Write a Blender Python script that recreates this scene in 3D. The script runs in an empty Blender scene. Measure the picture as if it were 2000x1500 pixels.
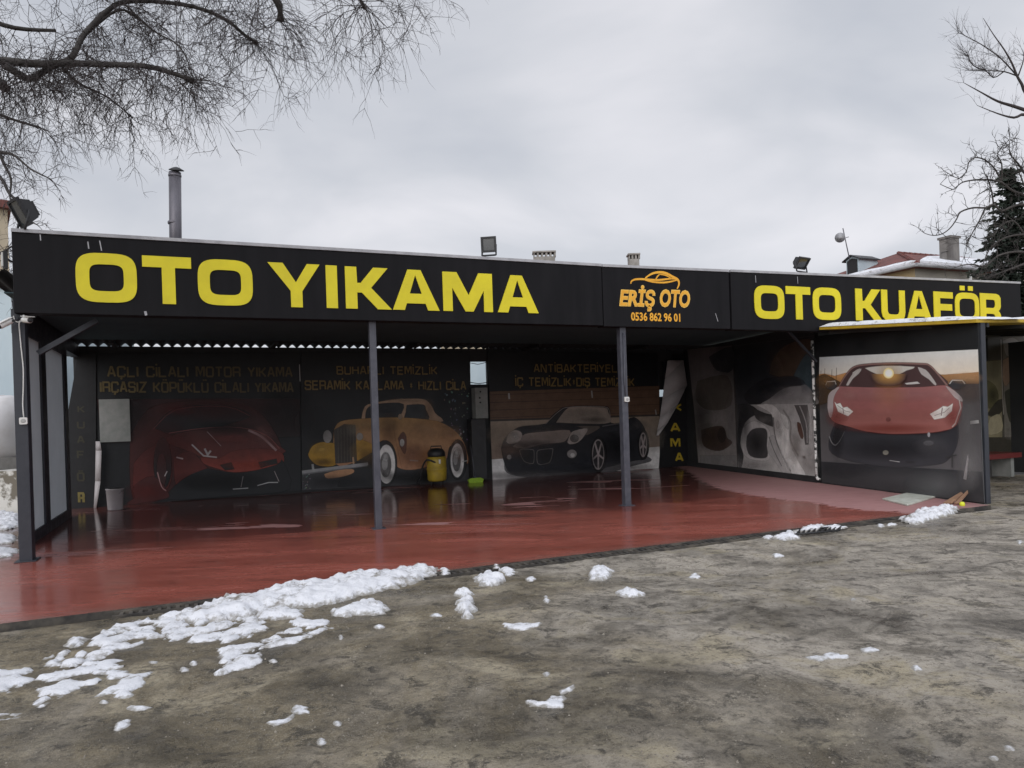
import bpy, bmesh, math, random
from mathutils import Vector, Matrix, noise
R = math.radians
random.seed(7)
scene = bpy.context.scene
COL = scene.collection

# ------------------------------------------------------------------ camera
F = 1420.0            # focal length in photo pixels (photo 2000 x 1500)
ROLL = 0.033          # radians the phone was tilted
HOR = 62.0            # horizon below the picture centre, photo pixels
CAMZ = 1.6
cam_d = bpy.data.cameras.new("camera")
cam = bpy.data.objects.new("camera", cam_d); COL.objects.link(cam)
cam_d.sensor_width = 36.0
cam_d.lens = 36.0 * F / 2000.0
cam_d.shift_y = HOR / 2000.0
cam_d.shift_x = -2.0 / 2000.0
cam_d.clip_end = 3000
cr, sr = math.cos(ROLL), math.sin(ROLL)
cam.matrix_world = Matrix(((cr, sr, 0, 0), (0, 0, -1, 0), (-sr, cr, 0, CAMZ), (0, 0, 0, 1)))
scene.camera = cam

# ------------------------------------------------------------------ world: overcast sky
SUN_EL, SUN_AZ = 26, 200      # weak winter sun behind cloud, behind the camera and a little to its left
world = bpy.data.worlds.new("World"); scene.world = world
world.use_nodes = True
wn = world.node_tree; wn.nodes.clear()
def N(t, kind, **kw):
    n = t.nodes.new(kind)
    for k, v in kw.items():
        if k.startswith('i_'):
            n.inputs[k[2:].replace('_', ' ')].default_value = v
        else: setattr(n, k, v)
    return n
out = N(wn, 'ShaderNodeOutputWorld')
sky = N(wn, 'ShaderNodeTexSky', sky_type='NISHITA', sun_disc=False, sun_elevation=R(SUN_EL), sun_rotation=R(SUN_AZ))
bg1 = N(wn, 'ShaderNodeBackground'); bg1.inputs[1].default_value = 0.10
wn.links.new(sky.outputs[0], bg1.inputs[0])
tc = N(wn, 'ShaderNodeTexCoord')
sep = N(wn, 'ShaderNodeSeparateXYZ'); wn.links.new(tc.outputs['Generated'], sep.inputs[0])
add = N(wn, 'ShaderNodeMath', operation='ADD'); add.inputs[1].default_value = 0.30; wn.links.new(sep.outputs[2], add.inputs[0])
mx = N(wn, 'ShaderNodeMath', operation='MAXIMUM'); mx.inputs[1].default_value = 0.1; wn.links.new(add.outputs[0], mx.inputs[0])
dv = N(wn, 'ShaderNodeVectorMath', operation='DIVIDE')
cmb = N(wn, 'ShaderNodeCombineXYZ')
for i in range(3): wn.links.new(mx.outputs[0], cmb.inputs[i])
wn.links.new(tc.outputs['Generated'], dv.inputs[0]); wn.links.new(cmb.outputs[0], dv.inputs[1])
nz = N(wn, 'ShaderNodeTexNoise'); nz.inputs['Scale'].default_value = 1.5; nz.inputs['Detail'].default_value = 5; nz.inputs['Roughness'].default_value = 0.47
nz.inputs['Distortion'].default_value = 0.35
mp = N(wn, 'ShaderNodeMapping'); mp.inputs['Scale'].default_value = (0.95, 1.15, 1); mp.inputs['Location'].default_value = (1.3, 0.4, 0.2)
wn.links.new(dv.outputs[0], mp.inputs[0]); wn.links.new(mp.outputs[0], nz.inputs['Vector'])
rp = N(wn, 'ShaderNodeValToRGB')
rp.color_ramp.elements[0].position = 0.30; rp.color_ramp.elements[0].color = (0.45, 0.475, 0.53, 1)
rp.color_ramp.elements[1].position = 0.72; rp.color_ramp.elements[1].color = (0.76, 0.75, 0.785, 1)
e = rp.color_ramp.elements.new(0.5); e.color = (0.575, 0.588, 0.63, 1)
wn.links.new(nz.outputs[0], rp.inputs[0])
bg2 = N(wn, 'ShaderNodeBackground')
zen = N(wn, 'ShaderNodeMapRange'); zen.inputs[1].default_value = 0.50; zen.inputs[2].default_value = 1.0; zen.inputs[3].default_value = 1.0; zen.inputs[4].default_value = 1.9
wn.links.new(sep.outputs[2], zen.inputs[0]); 
gl = N(wn, 'ShaderNodeMapRange'); gl.inputs[1].default_value = 0.1; gl.inputs[2].default_value = -0.9; gl.inputs[3].default_value = 0.99; gl.inputs[4].default_value = 1.7   # extra sky brightness behind the camera, added to light the bay
wn.links.new(sep.outputs[1], gl.inputs[0])
zg = N(wn, 'ShaderNodeMath', operation='MULTIPLY'); wn.links.new(zen.outputs[0], zg.inputs[0]); wn.links.new(gl.outputs[0], zg.inputs[1]); wn.links.new(zg.outputs[0], bg2.inputs[1])     # overcast skies are brightest overhead
wn.links.new(rp.outputs[0], bg2.inputs[0])
mixw = N(wn, 'ShaderNodeMixShader'); mixw.inputs[0].default_value = 0.94
wn.links.new(bg1.outputs[0], mixw.inputs[1]); wn.links.new(bg2.outputs[0], mixw.inputs[2]); wn.links.new(mixw.outputs[0], out.inputs[0])

sun_d = bpy.data.lights.new("sun", 'SUN'); sun_d.energy = 1.0; sun_d.angle = R(50); sun_d.color = (1, 0.97, 0.92)
sun = bpy.data.objects.new("sun", sun_d); COL.objects.link(sun)
sun.rotation_euler = (R(90 - SUN_EL), 0, R(180 - SUN_AZ)); sun.location = (0, 0, 40)

scene.view_settings.view_transform = 'Standard'
scene.view_settings.look = 'None'
scene.view_settings.exposure = 0.22
scene.view_settings.gamma = 1.0

# ------------------------------------------------------------------ measuring helpers
def ray(x, y):
    u, v = x - 1000.0, y - 750.0
    return Vector(((u - ROLL * v) / F, 1.0, -((ROLL * u + v) - HOR) / F))
def at(x, y, Y):
    d = ray(x, y); return Vector((d.x * Y, Y, CAMZ + d.z * Y))
def gnd(x, y, z=0.0):
    d = ray(x, y); k = (z - CAMZ) / d.z
    return Vector((d.x * k, k, z))
class Frame:
    """a flat upright frame: a runs along a wall, b is depth behind its face, c is height"""
    def __init__(s, o, ex, ey):
        s.o = Vector((o[0], o[1], 0)); s.ex = Vector((ex[0], ex[1], 0)).normalized(); s.ey = Vector((ey[0], ey[1], 0)).normalized()
    def p(s, a, b, c): return s.o + s.ex * a + s.ey * b + Vector((0, 0, c))
    def hit(s, x, y, b=0.0):
        d = ray(x, y); n = s.ey
        k = ((s.o + n * b) - Vector((0, 0, CAMZ))).dot(n) / d.dot(n)
        w = Vector((0, 0, CAMZ)) + d * k
        return (w - s.o).dot(s.ex), w.z
    def depth(s, w): return (w - s.o).dot(s.ey)
    def along(s, w): return (w - s.o).dot(s.ex)
TH = math.atan(0.430)
ES = (math.cos(TH), math.sin(TH)); ET = (-math.sin(TH), math.cos(TH))
FR = Frame((-6.04, 8.959), ES, ET)                 # the car wash: origin at the front left post
WV = Vector((7.2 - 4.95, 11.2 - 20.87, 0)).normalized()
WR = Frame((4.95, 20.87), (WV.x, WV.y), (-WV.y, WV.x))  # right hand wall: a runs from the back corner forward
TB = 6.6                                            # depth of the bay

# ------------------------------------------------------------------ mesh builder
class MB:
    def __init__(s): s.v = []; s.f = []; s.m = []; s.sm = []; s.c = []
    def vert(s, p): s.v.append(Vector(p)); return len(s.v) - 1
    def face(s, idx, mi=0, smooth=False, col=None):
        s.f.append(tuple(idx)); s.m.append(mi); s.sm.append(smooth); s.c.append(col)
    def poly(s, pts, mi=0, smooth=False, col=None):
        i = len(s.v); s.v += [Vector(p) for p in pts]; s.face(range(i, i + len(pts)), mi, smooth, col)
    def hexa(s, p, mi=0):
        i = len(s.v); s.v += [Vector(q) for q in p]
        for q in ((0, 3, 2, 1), (4, 5, 6, 7), (0, 1, 5, 4), (1, 2, 6, 5), (2, 3, 7, 6), (3, 0, 4, 7)):
            s.face([i + k for k in q], mi)
    def box(s, fr, a0, a1, b0, b1, c0, c1, mi=0):
        s.hexa([fr.p(a0, b0, c0), fr.p(a1, b0, c0), fr.p(a1, b1, c0), fr.p(a0, b1, c0),
                fr.p(a0, b0, c1), fr.p(a1, b0, c1), fr.p(a1, b1, c1), fr.p(a0, b1, c1)], mi)
    def prism(s, fr, pts, b0, b1, mi=0):
        """outline pts (a, c) on a frame, front at b0, back at b1"""
        n = len(pts); i = len(s.v)
        s.v += [fr.p(a, b0, c) for a, c in pts] + [fr.p(a, b1, c) for a, c in pts]
        s.face(range(i, i + n), mi); s.face(reversed(range(i + n, i + 2 * n)), mi)
        for k in range(n):
            k2 = (k + 1) % n; s.face((i + k, i + n + k, i + n + k2, i + k2), mi)
    def ring(s, fr, po, pi_, b0, b1, mi=0):
        n = len(po); i = len(s.v)
        for L, b in ((po, b0), (pi_, b0), (po, b1), (pi_, b1)): s.v += [fr.p(a, b, c) for a, c in L]
        for k in range(n):
            j = (k + 1) % n
            s.face((i + k, i + j, i + n + j, i + n + k), mi)
            s.face((i + k, i + 2 * n + k, i + 2 * n + j, i + j), mi)
            s.face((i + n + k, i + n + j, i + 3 * n + j, i + 3 * n + k), mi)
    def tube(s, pts, rad, n=8, mi=0, cap=True, smooth=True):
        pts = [Vector(p) for p in pts]
        if not hasattr(rad, '__len__'): rad = [rad] * len(pts)
        i0 = len(s.v); up = None
        for k, p in enumerate(pts):
            d = (pts[min(k + 1, len(pts) - 1)] - pts[max(k - 1, 0)])
            if d.length < 1e-9: d = Vector((0, 0, 1))
            d.normalize()
            if up is None:
                up = d.orthogonal().normalized()
            else:
                up = (up - d * up.dot(d))
                up = up.normalized() if up.length > 1e-6 else d.orthogonal().normalized()
            w = d.cross(up)
            for q in range(n):
                t = 2 * math.pi * q / n
                s.v.append(p + (up * math.cos(t) + w * math.sin(t)) * rad[k])
        for k in range(len(pts) - 1):
            for q in range(n):
                q2 = (q + 1) % n
                s.face((i0 + k * n + q, i0 + k * n + q2, i0 + (k + 1) * n + q2, i0 + (k + 1) * n + q), mi, smooth)
        if cap:
            s.face(reversed(range(i0, i0 + n)), mi)
            e = i0 + (len(pts) - 1) * n; s.face(range(e, e + n), mi)
    def lathe(s, base, prof, n=24, mi=0, axis=Vector((0, 0, 1))):
        axis = axis.normalized()
        pts = [Vector(base) + axis * h for r, h in prof]
        s.tube(pts, [max(r, 1e-4) for r, h in prof], n, mi)
    def build(s, name, mats, parent=None, loc=None, bevel=0.0):
        me = bpy.data.meshes.new(name)
        if loc is None:
            if parent is not None: loc = parent.matrix_world.translation if parent.parent is None else Vector(parent['o3'])
            else:
                xs = [p.x for p in s.v]; ys = [p.y for p in s.v]; zs = [p.z for p in s.v]
                loc = Vector(((min(xs) + max(xs)) / 2, (min(ys) + max(ys)) / 2, min(zs)))
        loc = Vector(loc)
        me.from_pydata([tuple(p - loc) for p in s.v], [], s.f)
        if not isinstance(mats, (list, tuple)): mats = [mats]
        for m in mats: me.materials.append(m)
        me.polygons.foreach_set('material_index', s.m)
        me.polygons.foreach_set('use_smooth', s.sm)
        if any(c is not None for c in s.c):
            at_ = me.color_attributes.new('print', 'FLOAT_COLOR', 'CORNER')
            for poly, c in zip(me.polygons, s.c):
                for k, li in enumerate(poly.loop_indices):
                    cc = c[k] if isinstance(c, list) else (c or (0, 0, 0))
                    at_.data[li].color = (cc[0], cc[1], cc[2], cc[3] if len(cc) > 3 else 1)
        me.validate(); me.update()
        o = bpy.data.objects.new(name, me); COL.objects.link(o)
        if parent is not None: o.parent = parent
        else: o.location = loc
        if bevel:
            b = o.modifiers.new('bevel', 'BEVEL'); b.width = bevel; b.segments = 2; b.limit_method = 'ANGLE'
        return o
def sub(o, origin):   # let a part carry parts of its own (sub-parts share the thing's origin)
    o['o3'] = tuple(origin); return o

def thing(name, label, cat, loc, group=None):
    o = bpy.data.objects.new(name, None); o.location = loc; COL.objects.link(o)
    o.empty_display_size = 0.2
    o.matrix_world = Matrix.Translation(Vector(loc))
    return tag(o, label, cat, group)
def tag(o, label, cat, group=None, kind=None):
    if cat == 'snow' and 'print' not in o.data.color_attributes:
        at_ = o.data.color_attributes.new('print', 'FLOAT_COLOR', 'CORNER')
        for d_ in at_.data: d_.color = (1, 1, 1, 1)
    o['label'] = label; o['category'] = cat
    if group: o['group'] = group
    if kind: o['kind'] = kind
    return o
def struct(o): o['kind'] = 'structure'; return o

# ------------------------------------------------------------------ materials
def mk(name, c1, c2=None, scale=4.0, rough=0.6, rough2=None, bump=0.0, bscale=None, metal=0.0, detail=6, lo=0.35, hi=0.65, spec=0.5, stretch=(1, 1, 1)):
    m = bpy.data.materials.new(name); m.use_nodes = True
    t = m.node_tree; p = t.nodes['Principled BSDF']
    p.inputs['Metallic'].default_value = metal; p.inputs['Roughness'].default_value = rough
    p.inputs['Specular IOR Level'].default_value = spec
    p.inputs['Base Color'].default_value = (*c1, 1)
    c = N(t, 'ShaderNodeTexCoord'); g = N(t, 'ShaderNodeMapping'); g.inputs['Scale'].default_value = stretch
    t.links.new(c.outputs['Object'], g.inputs[0])
    if c2 is not None or rough2 is not None:
        n = N(t, 'ShaderNodeTexNoise'); n.inputs['Scale'].default_value = scale; n.inputs['Detail'].default_value = detail; n.inputs['Roughness'].default_value = 0.6
        t.links.new(g.outputs[0], n.inputs['Vector'])
        r = N(t, 'ShaderNodeMapRange'); r.inputs[1].default_value = lo; r.inputs[2].default_value = hi
        t.links.new(n.outputs[0], r.inputs[0])
        if c2 is not None:
            x = N(t, 'ShaderNodeMix', data_type='RGBA'); x.inputs[6].default_value = (*c1, 1); x.inputs[7].default_value = (*c2, 1)
            t.links.new(r.outputs[0], x.inputs[0]); t.links.new(x.outputs[2], p.inputs['Base Color'])
        if rough2 is not None:
            y = N(t, 'ShaderNodeMapRange'); y.inputs[3].default_value = rough; y.inputs[4].default_value = rough2
            t.links.new(r.outputs[0], y.inputs[0]); t.links.new(y.outputs[0], p.inputs['Roughness'])
    if bump:
        n2 = N(t, 'ShaderNodeTexNoise'); n2.inputs['Scale'].default_value = bscale or scale * 3; n2.inputs['Detail'].default_value = 5
        t.links.new(g.outputs[0], n2.inputs['Vector'])
        b = N(t, 'ShaderNodeBump'); b.inputs['Strength'].default_value = bump; b.inputs['Distance'].default_value = 0.02
        t.links.new(n2.outputs[0], b.inputs['Height']); t.links.new(b.outputs[0], p.inputs['Normal'])
    return m
def mk_print(name, rough=0.45, grime=0.35):
    """printed vinyl: colours of the print from the mesh, with a little grime"""
    m = bpy.data.materials.new(name); m.use_nodes = True
    t = m.node_tree; p = t.nodes['Principled BSDF']; p.inputs['Roughness'].default_value = rough; p.inputs['Specular IOR Level'].default_value = 0.35
    a = N(t, 'ShaderNodeVertexColor', layer_name='print')
    c = N(t, 'ShaderNodeTexCoord')
    n = N(t, 'ShaderNodeTexNoise'); n.inputs['Scale'].default_value = 5; n.inputs['Detail'].default_value = 10; n.inputs['Roughness'].default_value = 0.75
    t.links.new(c.outputs['Object'], n.inputs['Vector'])
    r = N(t, 'ShaderNodeMapRange'); r.inputs[1].default_value = 0.3; r.inputs[2].default_value = 0.7; r.inputs[3].default_value = 1 - grime; r.inputs[4].default_value = 1 + grime * 0.3
    t.links.new(n.outputs[0], r.inputs[0])
    x = N(t, 'ShaderNodeVectorMath', operation='SCALE')
    t.links.new(a.outputs[0], x.inputs[0]); t.links.new(r.outputs[0], x.inputs[3]); t.links.new(x.outputs[0], p.inputs['Base Color'])
    o_ = [q for q in t.nodes if q.type == 'OUTPUT_MATERIAL'][0]; tp_ = N(t, 'ShaderNodeBsdfTransparent'); ms = N(t, 'ShaderNodeMixShader')   # soft edged ink
    t.links.new(a.outputs[1], ms.inputs[0]); t.links.new(tp_.outputs[0], ms.inputs[1]); t.links.new(p.outputs[0], ms.inputs[2]); t.links.new(ms.outputs[0], o_.inputs[0])
    b = N(t, 'ShaderNodeBump'); b.inputs['Strength'].default_value = 0.15; b.inputs['Distance'].default_value = 0.03
    n3 = N(t, 'ShaderNodeTexNoise'); n3.inputs['Scale'].default_value = 2.2; n3.inputs['Detail'].default_value = 2
    t.links.new(c.outputs['Object'], n3.inputs['Vector']); t.links.new(n3.outputs[0], b.inputs['Height']); t.links.new(b.outputs[0], p.inputs['Normal'])
    return m
M = dict(
    vinyl=mk('black_vinyl', (0.0060, 0.0058, 0.0072), (0.0115, 0.011, 0.0130), 5, 0.55, 0.68, 0.16, 1.1, spec=0.15, stretch=(1, 1, .14)),
    vinyl2=mk('black_vinyl_worn', (0.010, 0.0115, 0.013), (0.015, 0.0165, 0.018), 1.8, 0.55, 0.7, 0.12, 1.4, spec=0.35),
    trim=mk('grey_trim', (0.30, 0.30, 0.32), (0.42, 0.42, 0.44), 5, 0.4, 0.6),
    yellow=mk('yellow_vinyl', (0.64, 0.545, 0.010), (0.72, 0.62, 0.014), 3.0, 0.5, 0.6, 0.06, 4),
    orange=mk('orange_vinyl', (0.75, 0.35, 0.02), (0.82, 0.42, 0.03), 6, 0.5),
    orange_lt=mk('light_orange_vinyl', (0.80, 0.50, 0.10), None, 6, 0.5),
    steel=mk('painted_steel', (0.045, 0.047, 0.062), (0.075, 0.078, 0.095), 9, 0.38, 0.55, 0.08, 40),
    steel_dk=mk('dark_painted_steel', (0.020, 0.023, 0.032), (0.032, 0.035, 0.045), 7, 0.42, 0.6, 0.1, 30),
    roofdk=mk('corrugated_sheet', (0.035, 0.038, 0.042), (0.05, 0.052, 0.055), 3, 0.8),
    panel=mk('side_panel', (0.62, 0.63, 0.65), (0.70, 0.71, 0.73), 2.5, 0.6, 0.75, 0.05, 6),
    wallblk=mk('black_wall_board', (0.018, 0.019, 0.021), (0.028, 0.029, 0.031), 2.2, 0.6, 0.75, 0.1, 5),
    white=mk('white_plastic', (0.70, 0.70, 0.69), (0.62, 0.61, 0.58), 12, 0.4),
    black=mk('black_metal', (0.012, 0.012, 0.014), (0.022, 0.022, 0.024), 10, 0.4, 0.6),
    glass=mk('lamp_glass', (0.05, 0.055, 0.06), None, 5, 0.12, spec=0.8),
    zinc=mk('flue_metal', (0.105, 0.10, 0.115), (0.19, 0.18, 0.20), 6, 0.42, 0.6, metal=0.7, stretch=(1, 1, 0.3)),
    concrete=mk('old_concrete', (0.22, 0.21, 0.19), (0.33, 0.31, 0.29), 3, 0.85, None, 0.4, 12),
    bark=mk('bark', (0.030, 0.027, 0.025), (0.055, 0.05, 0.047), 12, 0.9, None, 0.6, 30),
    twig=mk('twig', (0.030, 0.024, 0.024), (0.05, 0.04, 0.04), 6, 0.9),
    twig_grey=mk('grey_twig', (0.04, 0.035, 0.033), (0.075, 0.067, 0.063), 3, 0.9),
    needles=mk('needles', (0.012, 0.020, 0.014), (0.030, 0.042, 0.028), 1.5, 0.8),
    bluewall=mk('pale_blue_render', (0.50, 0.58, 0.62), (0.42, 0.50, 0.55), 0.9, 0.85, None, 0.2, 8, stretch=(1, 1, 0.4)),
    tank=mk('white_tank_paint', (0.58, 0.57, 0.58), (0.48, 0.46, 0.45), 2.4, 0.45, 0.65),
    peel=mk('peeling_limewash', (0.60, 0.58, 0.54), (0.16, 0.14, 0.11), 3.4, 0.9, None, 0.5, 9, lo=0.5, hi=0.58),
    beige=mk('beige_render', (0.50, 0.42, 0.30), (0.42, 0.36, 0.27), 0.8, 0.85),
    greywall=mk('grey_render', (0.36, 0.34, 0.30), (0.46, 0.43, 0.37), 0.7, 0.85, None, 0.2, 6),
    yellowwall=mk('ochre_render', (0.50, 0.37, 0.19), (0.44, 0.36, 0.24), 0.8, 0.85, None, 0.2, 6),
    rustdirt=mk('dirty_iron', (0.025, 0.023, 0.022), (0.12, 0.105, 0.085), 4.5, 0.7, None, 0.3, 30, lo=.4, hi=.7),
    dark=mk('dark_opening', (0.012, 0.012, 0.014), None, 4, 0.6),
    wood=mk('bare_wood', (0.34, 0.20, 0.12), (0.20, 0.11, 0.07), 4, 0.75, None, 0.3, 20, stretch=(1, 1, 6)),
    yelpaint=mk('yellow_roof_paint', (0.50, 0.34, 0.02), (0.36, 0.23, 0.02), 4, 0.45, 0.65),
    tanyel=mk('yellow_plastic', (0.46, 0.32, 0.03), (0.32, 0.22, 0.03), 5, 0.4, 0.55),
    green=mk('green_bristle', (0.32, 0.50, 0.03), (0.22, 0.38, 0.03), 30, 0.7, None, 0.6, 80),
    ball=mk('yellow_ball', (0.62, 0.66, 0.03), None, 8, 0.5),
    paper=mk('grey_board', (0.20, 0.21, 0.20), (0.27, 0.27, 0.26), 6, 0.7),
    slab_w=mk('white_board', (0.58, 0.60, 0.54), (0.42, 0.43, 0.37), 6, 0.6, None, 0.2, 14),
    banner_back=mk('banner_reverse', (0.46, 0.43, 0.43), (0.38, 0.35, 0.36), 2.5, 0.65),
    redseat=mk('red_seat', (0.12, 0.018, 0.017), None, 6, 0.5),
    print_=mk_print('printed_vinyl'), print_clean=mk_print('printed_board', 0.5, 0.12),
)

def translucent(m, f):
    t = m.node_tree; o = [n for n in t.nodes if n.type == 'OUTPUT_MATERIAL'][0]; p = t.nodes['Principled BSDF']
    tr_ = N(t, 'ShaderNodeBsdfTranslucent'); tr_.inputs[0].default_value = (.80, .84, .88, 1)
    mx_ = N(t, 'ShaderNodeMixShader'); mx_.inputs[0].default_value = f
    t.links.new(p.outputs[0], mx_.inputs[1]); t.links.new(tr_.outputs[0], mx_.inputs[2]); t.links.new(mx_.outputs[0], o.inputs[0])
translucent(M['panel'], .32)
def tiles_mat():
    m = mk('roof_tiles', (0.20, 0.060, 0.048), (0.11, 0.045, 0.04), 3, 0.8)
    t = m.node_tree; p = t.nodes['Principled BSDF']
    c = N(t, 'ShaderNodeTexCoord'); w = N(t, 'ShaderNodeTexBrick'); w.inputs['Scale'].default_value = 4.0
    w.inputs['Color1'].default_value = (1, 1, 1, 1); w.inputs['Color2'].default_value = (.6, .6, .6, 1); w.inputs['Mortar'].default_value = (0, 0, 0, 1)
    t.links.new(c.outputs['Object'], w.inputs['Vector'])
    b = N(t, 'ShaderNodeBump'); b.inputs['Strength'].default_value = 0.9; b.inputs['Distance'].default_value = 0.04
    t.links.new(w.outputs[0], b.inputs['Height']); t.links.new(b.outputs[0], p.inputs['Normal'])
    return m
M['tiles'] = tiles_mat()

def snow_mat():
    m = bpy.data.materials.new('snow'); m.use_nodes = True
    t = m.node_tree; p = t.nodes['Principled BSDF']; p.inputs['Roughness'].default_value = 0.7
    c = N(t, 'ShaderNodeTexCoord')
    n = N(t, 'ShaderNodeTexNoise'); n.inputs['Scale'].default_value = 5; n.inputs['Detail'].default_value = 10; n.inputs['Roughness'].default_value = 0.72
    t.links.new(c.outputs['Object'], n.inputs['Vector'])
    r = N(t, 'ShaderNodeValToRGB'); r.color_ramp.elements[0].position = 0.34; r.color_ramp.elements[0].color = (0.22, 0.20, 0.17, 1)
    r.color_ramp.elements[1].position = 0.47; r.color_ramp.elements[1].color = (0.74, 0.75, 0.79, 1)
    t.links.new(n.outputs[0], r.inputs[0])
    a = N(t, 'ShaderNodeVertexColor', layer_name='print'); sp = N(t, 'ShaderNodeSeparateColor'); t.links.new(a.outputs[0], sp.inputs[0])
    ns = N(t, 'ShaderNodeTexNoise'); ns.inputs['Scale'].default_value = 28; ns.inputs['Detail'].default_value = 6; t.links.new(c.outputs['Object'], ns.inputs['Vector'])
    ad = N(t, 'ShaderNodeMath', operation='MULTIPLY_ADD'); t.links.new(ns.outputs[0], ad.inputs[0]); ad.inputs[1].default_value = 1.1; t.links.new(sp.outputs[0], ad.inputs[2])
    mr_ = N(t, 'ShaderNodeMapRange'); mr_.inputs[1].default_value = 0.62; mr_.inputs[2].default_value = 0.98; t.links.new(ad.outputs[0], mr_.inputs[0])
    xx = N(t, 'ShaderNodeMix', data_type='RGBA'); xx.inputs[6].default_value = (0.30, 0.285, 0.26, 1)      # thin wet slush lets the mud through
    t.links.new(mr_.outputs[0], xx.inputs[0]); t.links.new(r.outputs[0], xx.inputs[7]); t.links.new(xx.outputs[2], p.inputs['Base Color'])
    n2 = N(t, 'ShaderNodeTexNoise'); n2.inputs['Scale'].default_value = 48; n2.inputs['Detail'].default_value = 8; n2.inputs['Roughness'].default_value = 0.7
    t.links.new(c.outputs['Object'], n2.inputs['Vector'])
    b = N(t, 'ShaderNodeBump'); b.inputs['Strength'].default_value = 0.8; b.inputs['Distance'].default_value = 0.02
    t.links.new(n2.outputs[0], b.inputs['Height']); t.links.new(b.outputs[0], p.inputs['Normal'])
    return m
M['snow'] = snow_mat()

def ground_mat():
    m = bpy.data.materials.new('muddy_yard'); m.use_nodes = True
    t = m.node_tree; p = t.nodes['Principled BSDF']; p.inputs['Specular IOR Level'].default_value = 0.5
    L = t.links.new
    c = N(t, 'ShaderNodeTexCoord')
    def nse(scale, detail=8, rough=0.65, dist=0.0, st=(1, 1, 1), off=(0, 0, 0)):
        g = N(t, 'ShaderNodeMapping'); g.inputs['Scale'].default_value = st; g.inputs['Location'].default_value = off
        g.inputs['Rotation'].default_value = (0, 0, R(-22))
        L(c.outputs['Object'], g.inputs[0])
        n = N(t, 'ShaderNodeTexNoise'); n.inputs['Scale'].default_value = scale; n.inputs['Detail'].default_value = detail
        n.inputs['Roughness'].default_value = rough; n.inputs['Distortion'].default_value = dist
        L(g.outputs[0], n.inputs['Vector']); return n.outputs[0]
    def mr(s, a, b, lo=0., hi=1.):
        r = N(t, 'ShaderNodeMapRange'); r.inputs[1].default_value = a; r.inputs[2].default_value = b; r.inputs[3].default_value = lo; r.inputs[4].default_value = hi
        L(s, r.inputs[0]); return r.outputs[0]
    def mix(f, a, b):
        x = N(t, 'ShaderNodeMix', data_type='RGBA'); L(f, x.inputs[0])
        for k, s in ((6, a), (7, b)):
            if isinstance(s, tuple): x.inputs[k].default_value = (*s, 1)
            else: L(s, x.inputs[k])
        return x.outputs[2]
    big = nse(0.42, 8, 0.62, 0.9)
    mid = nse(1.15, 10, 0.70, 0.8, (1, 1.15, 1), (3, 1, 0))
    fine = nse(11, 8, 0.75)
    grit = nse(95, 4, 0.75)
    # grey concrete towards +x, brown silt towards -x (the yard itself is muddier on the left)
    sp = N(t, 'ShaderNodeSeparateXYZ'); L(c.outputs['Object'], sp.inputs[0])
    gx = mr(sp.outputs[0], -3.5, 4.5, -0.20, 0.22)
    sm = N(t, 'ShaderNodeMath', operation='ADD'); L(big, sm.inputs[0]); L(gx, sm.inputs[1])
    base = mix(mr(sm.outputs[0], 0.40, 0.58), (0.21, 0.172, 0.110), (0.43, 0.385, 0.325))
    silt = mix(mr(mid, 0.52, 0.62), base, (0.40, 0.345, 0.245))
    dk = mix(mr(mid, 0.37, 0.49, 0.74, 0.0), silt, (0.080, 0.067, 0.048))
    sp2 = mix(mr(fine, 0.30, 0.52, 0.75, 0.0), dk, (0.060, 0.052, 0.040))
    crk = nse(4.5, 10, 0.78, 0.5, (1, 1.2, 1), (1, 6, 0))
    sp2 = mix(mr(crk, 0.40, 0.47, 0.8, 0.0), sp2, (0.040, 0.034, 0.025))
    sp2 = mix(mr(crk, 0.58, 0.70, 0.0, 0.5), sp2, (0.36, 0.325, 0.26))
    pit = nse(34, 6, 0.72, 0.2, (1, 1, 1), (2, 9, 0))
    sp2 = mix(mr(pit, 0.34, 0.46, 0.62, 0.0), sp2, (0.055, 0.047, 0.036))
    sp2 = mix(mr(pit, 0.56, 0.68, 0.0, 0.35), sp2, (0.44, 0.41, 0.35))
    gr = mix(mr(grit, 0.55, 0.70, 0.0, 0.75), mix(mr(grit, 0.30, 0.43, 0.55, 0.0), sp2, (0.045, 0.038, 0.030)), (0.46, 0.42, 0.35))
    wet = nse(0.8, 7, 0.62, 0.8, (1, 1.2, 1), (7, 4, 0))
    hs = N(t, 'ShaderNodeHueSaturation'); L(gr, hs.inputs['Color']); L(mr(wet, 0.44, 0.60, 1.08, 0.66), hs.inputs['Value']); L(hs.outputs[0], p.inputs['Base Color'])      # soaked concrete is darker
    rg = N(t, 'ShaderNodeMath', operation='ADD'); L(mr(wet, 0.44, 0.60, 0.85, 0.26), rg.inputs[0]); L(mr(fine, 0.3, 0.7, -0.06, 0.10), rg.inputs[1])
    L(rg.outputs[0], p.inputs['Roughness'])
    h = N(t, 'ShaderNodeMath', operation='MULTIPLY_ADD'); L(fine, h.inputs[0]); h.inputs[1].default_value = 1.1
    h2 = N(t, 'ShaderNodeMath', operation='MULTIPLY'); L(grit, h2.inputs[0]); h2.inputs[1].default_value = 0.55; L(h2.outputs[0], h.inputs[2])
    b = N(t, 'ShaderNodeBump'); b.inputs['Strength'].default_value = 0.9; b.inputs['Distance'].default_value = 0.035
    L(h.outputs[0], b.inputs['Height']); L(b.outputs[0], p.inputs['Normal'])
    return m
M['ground'] = ground_mat()

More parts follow.
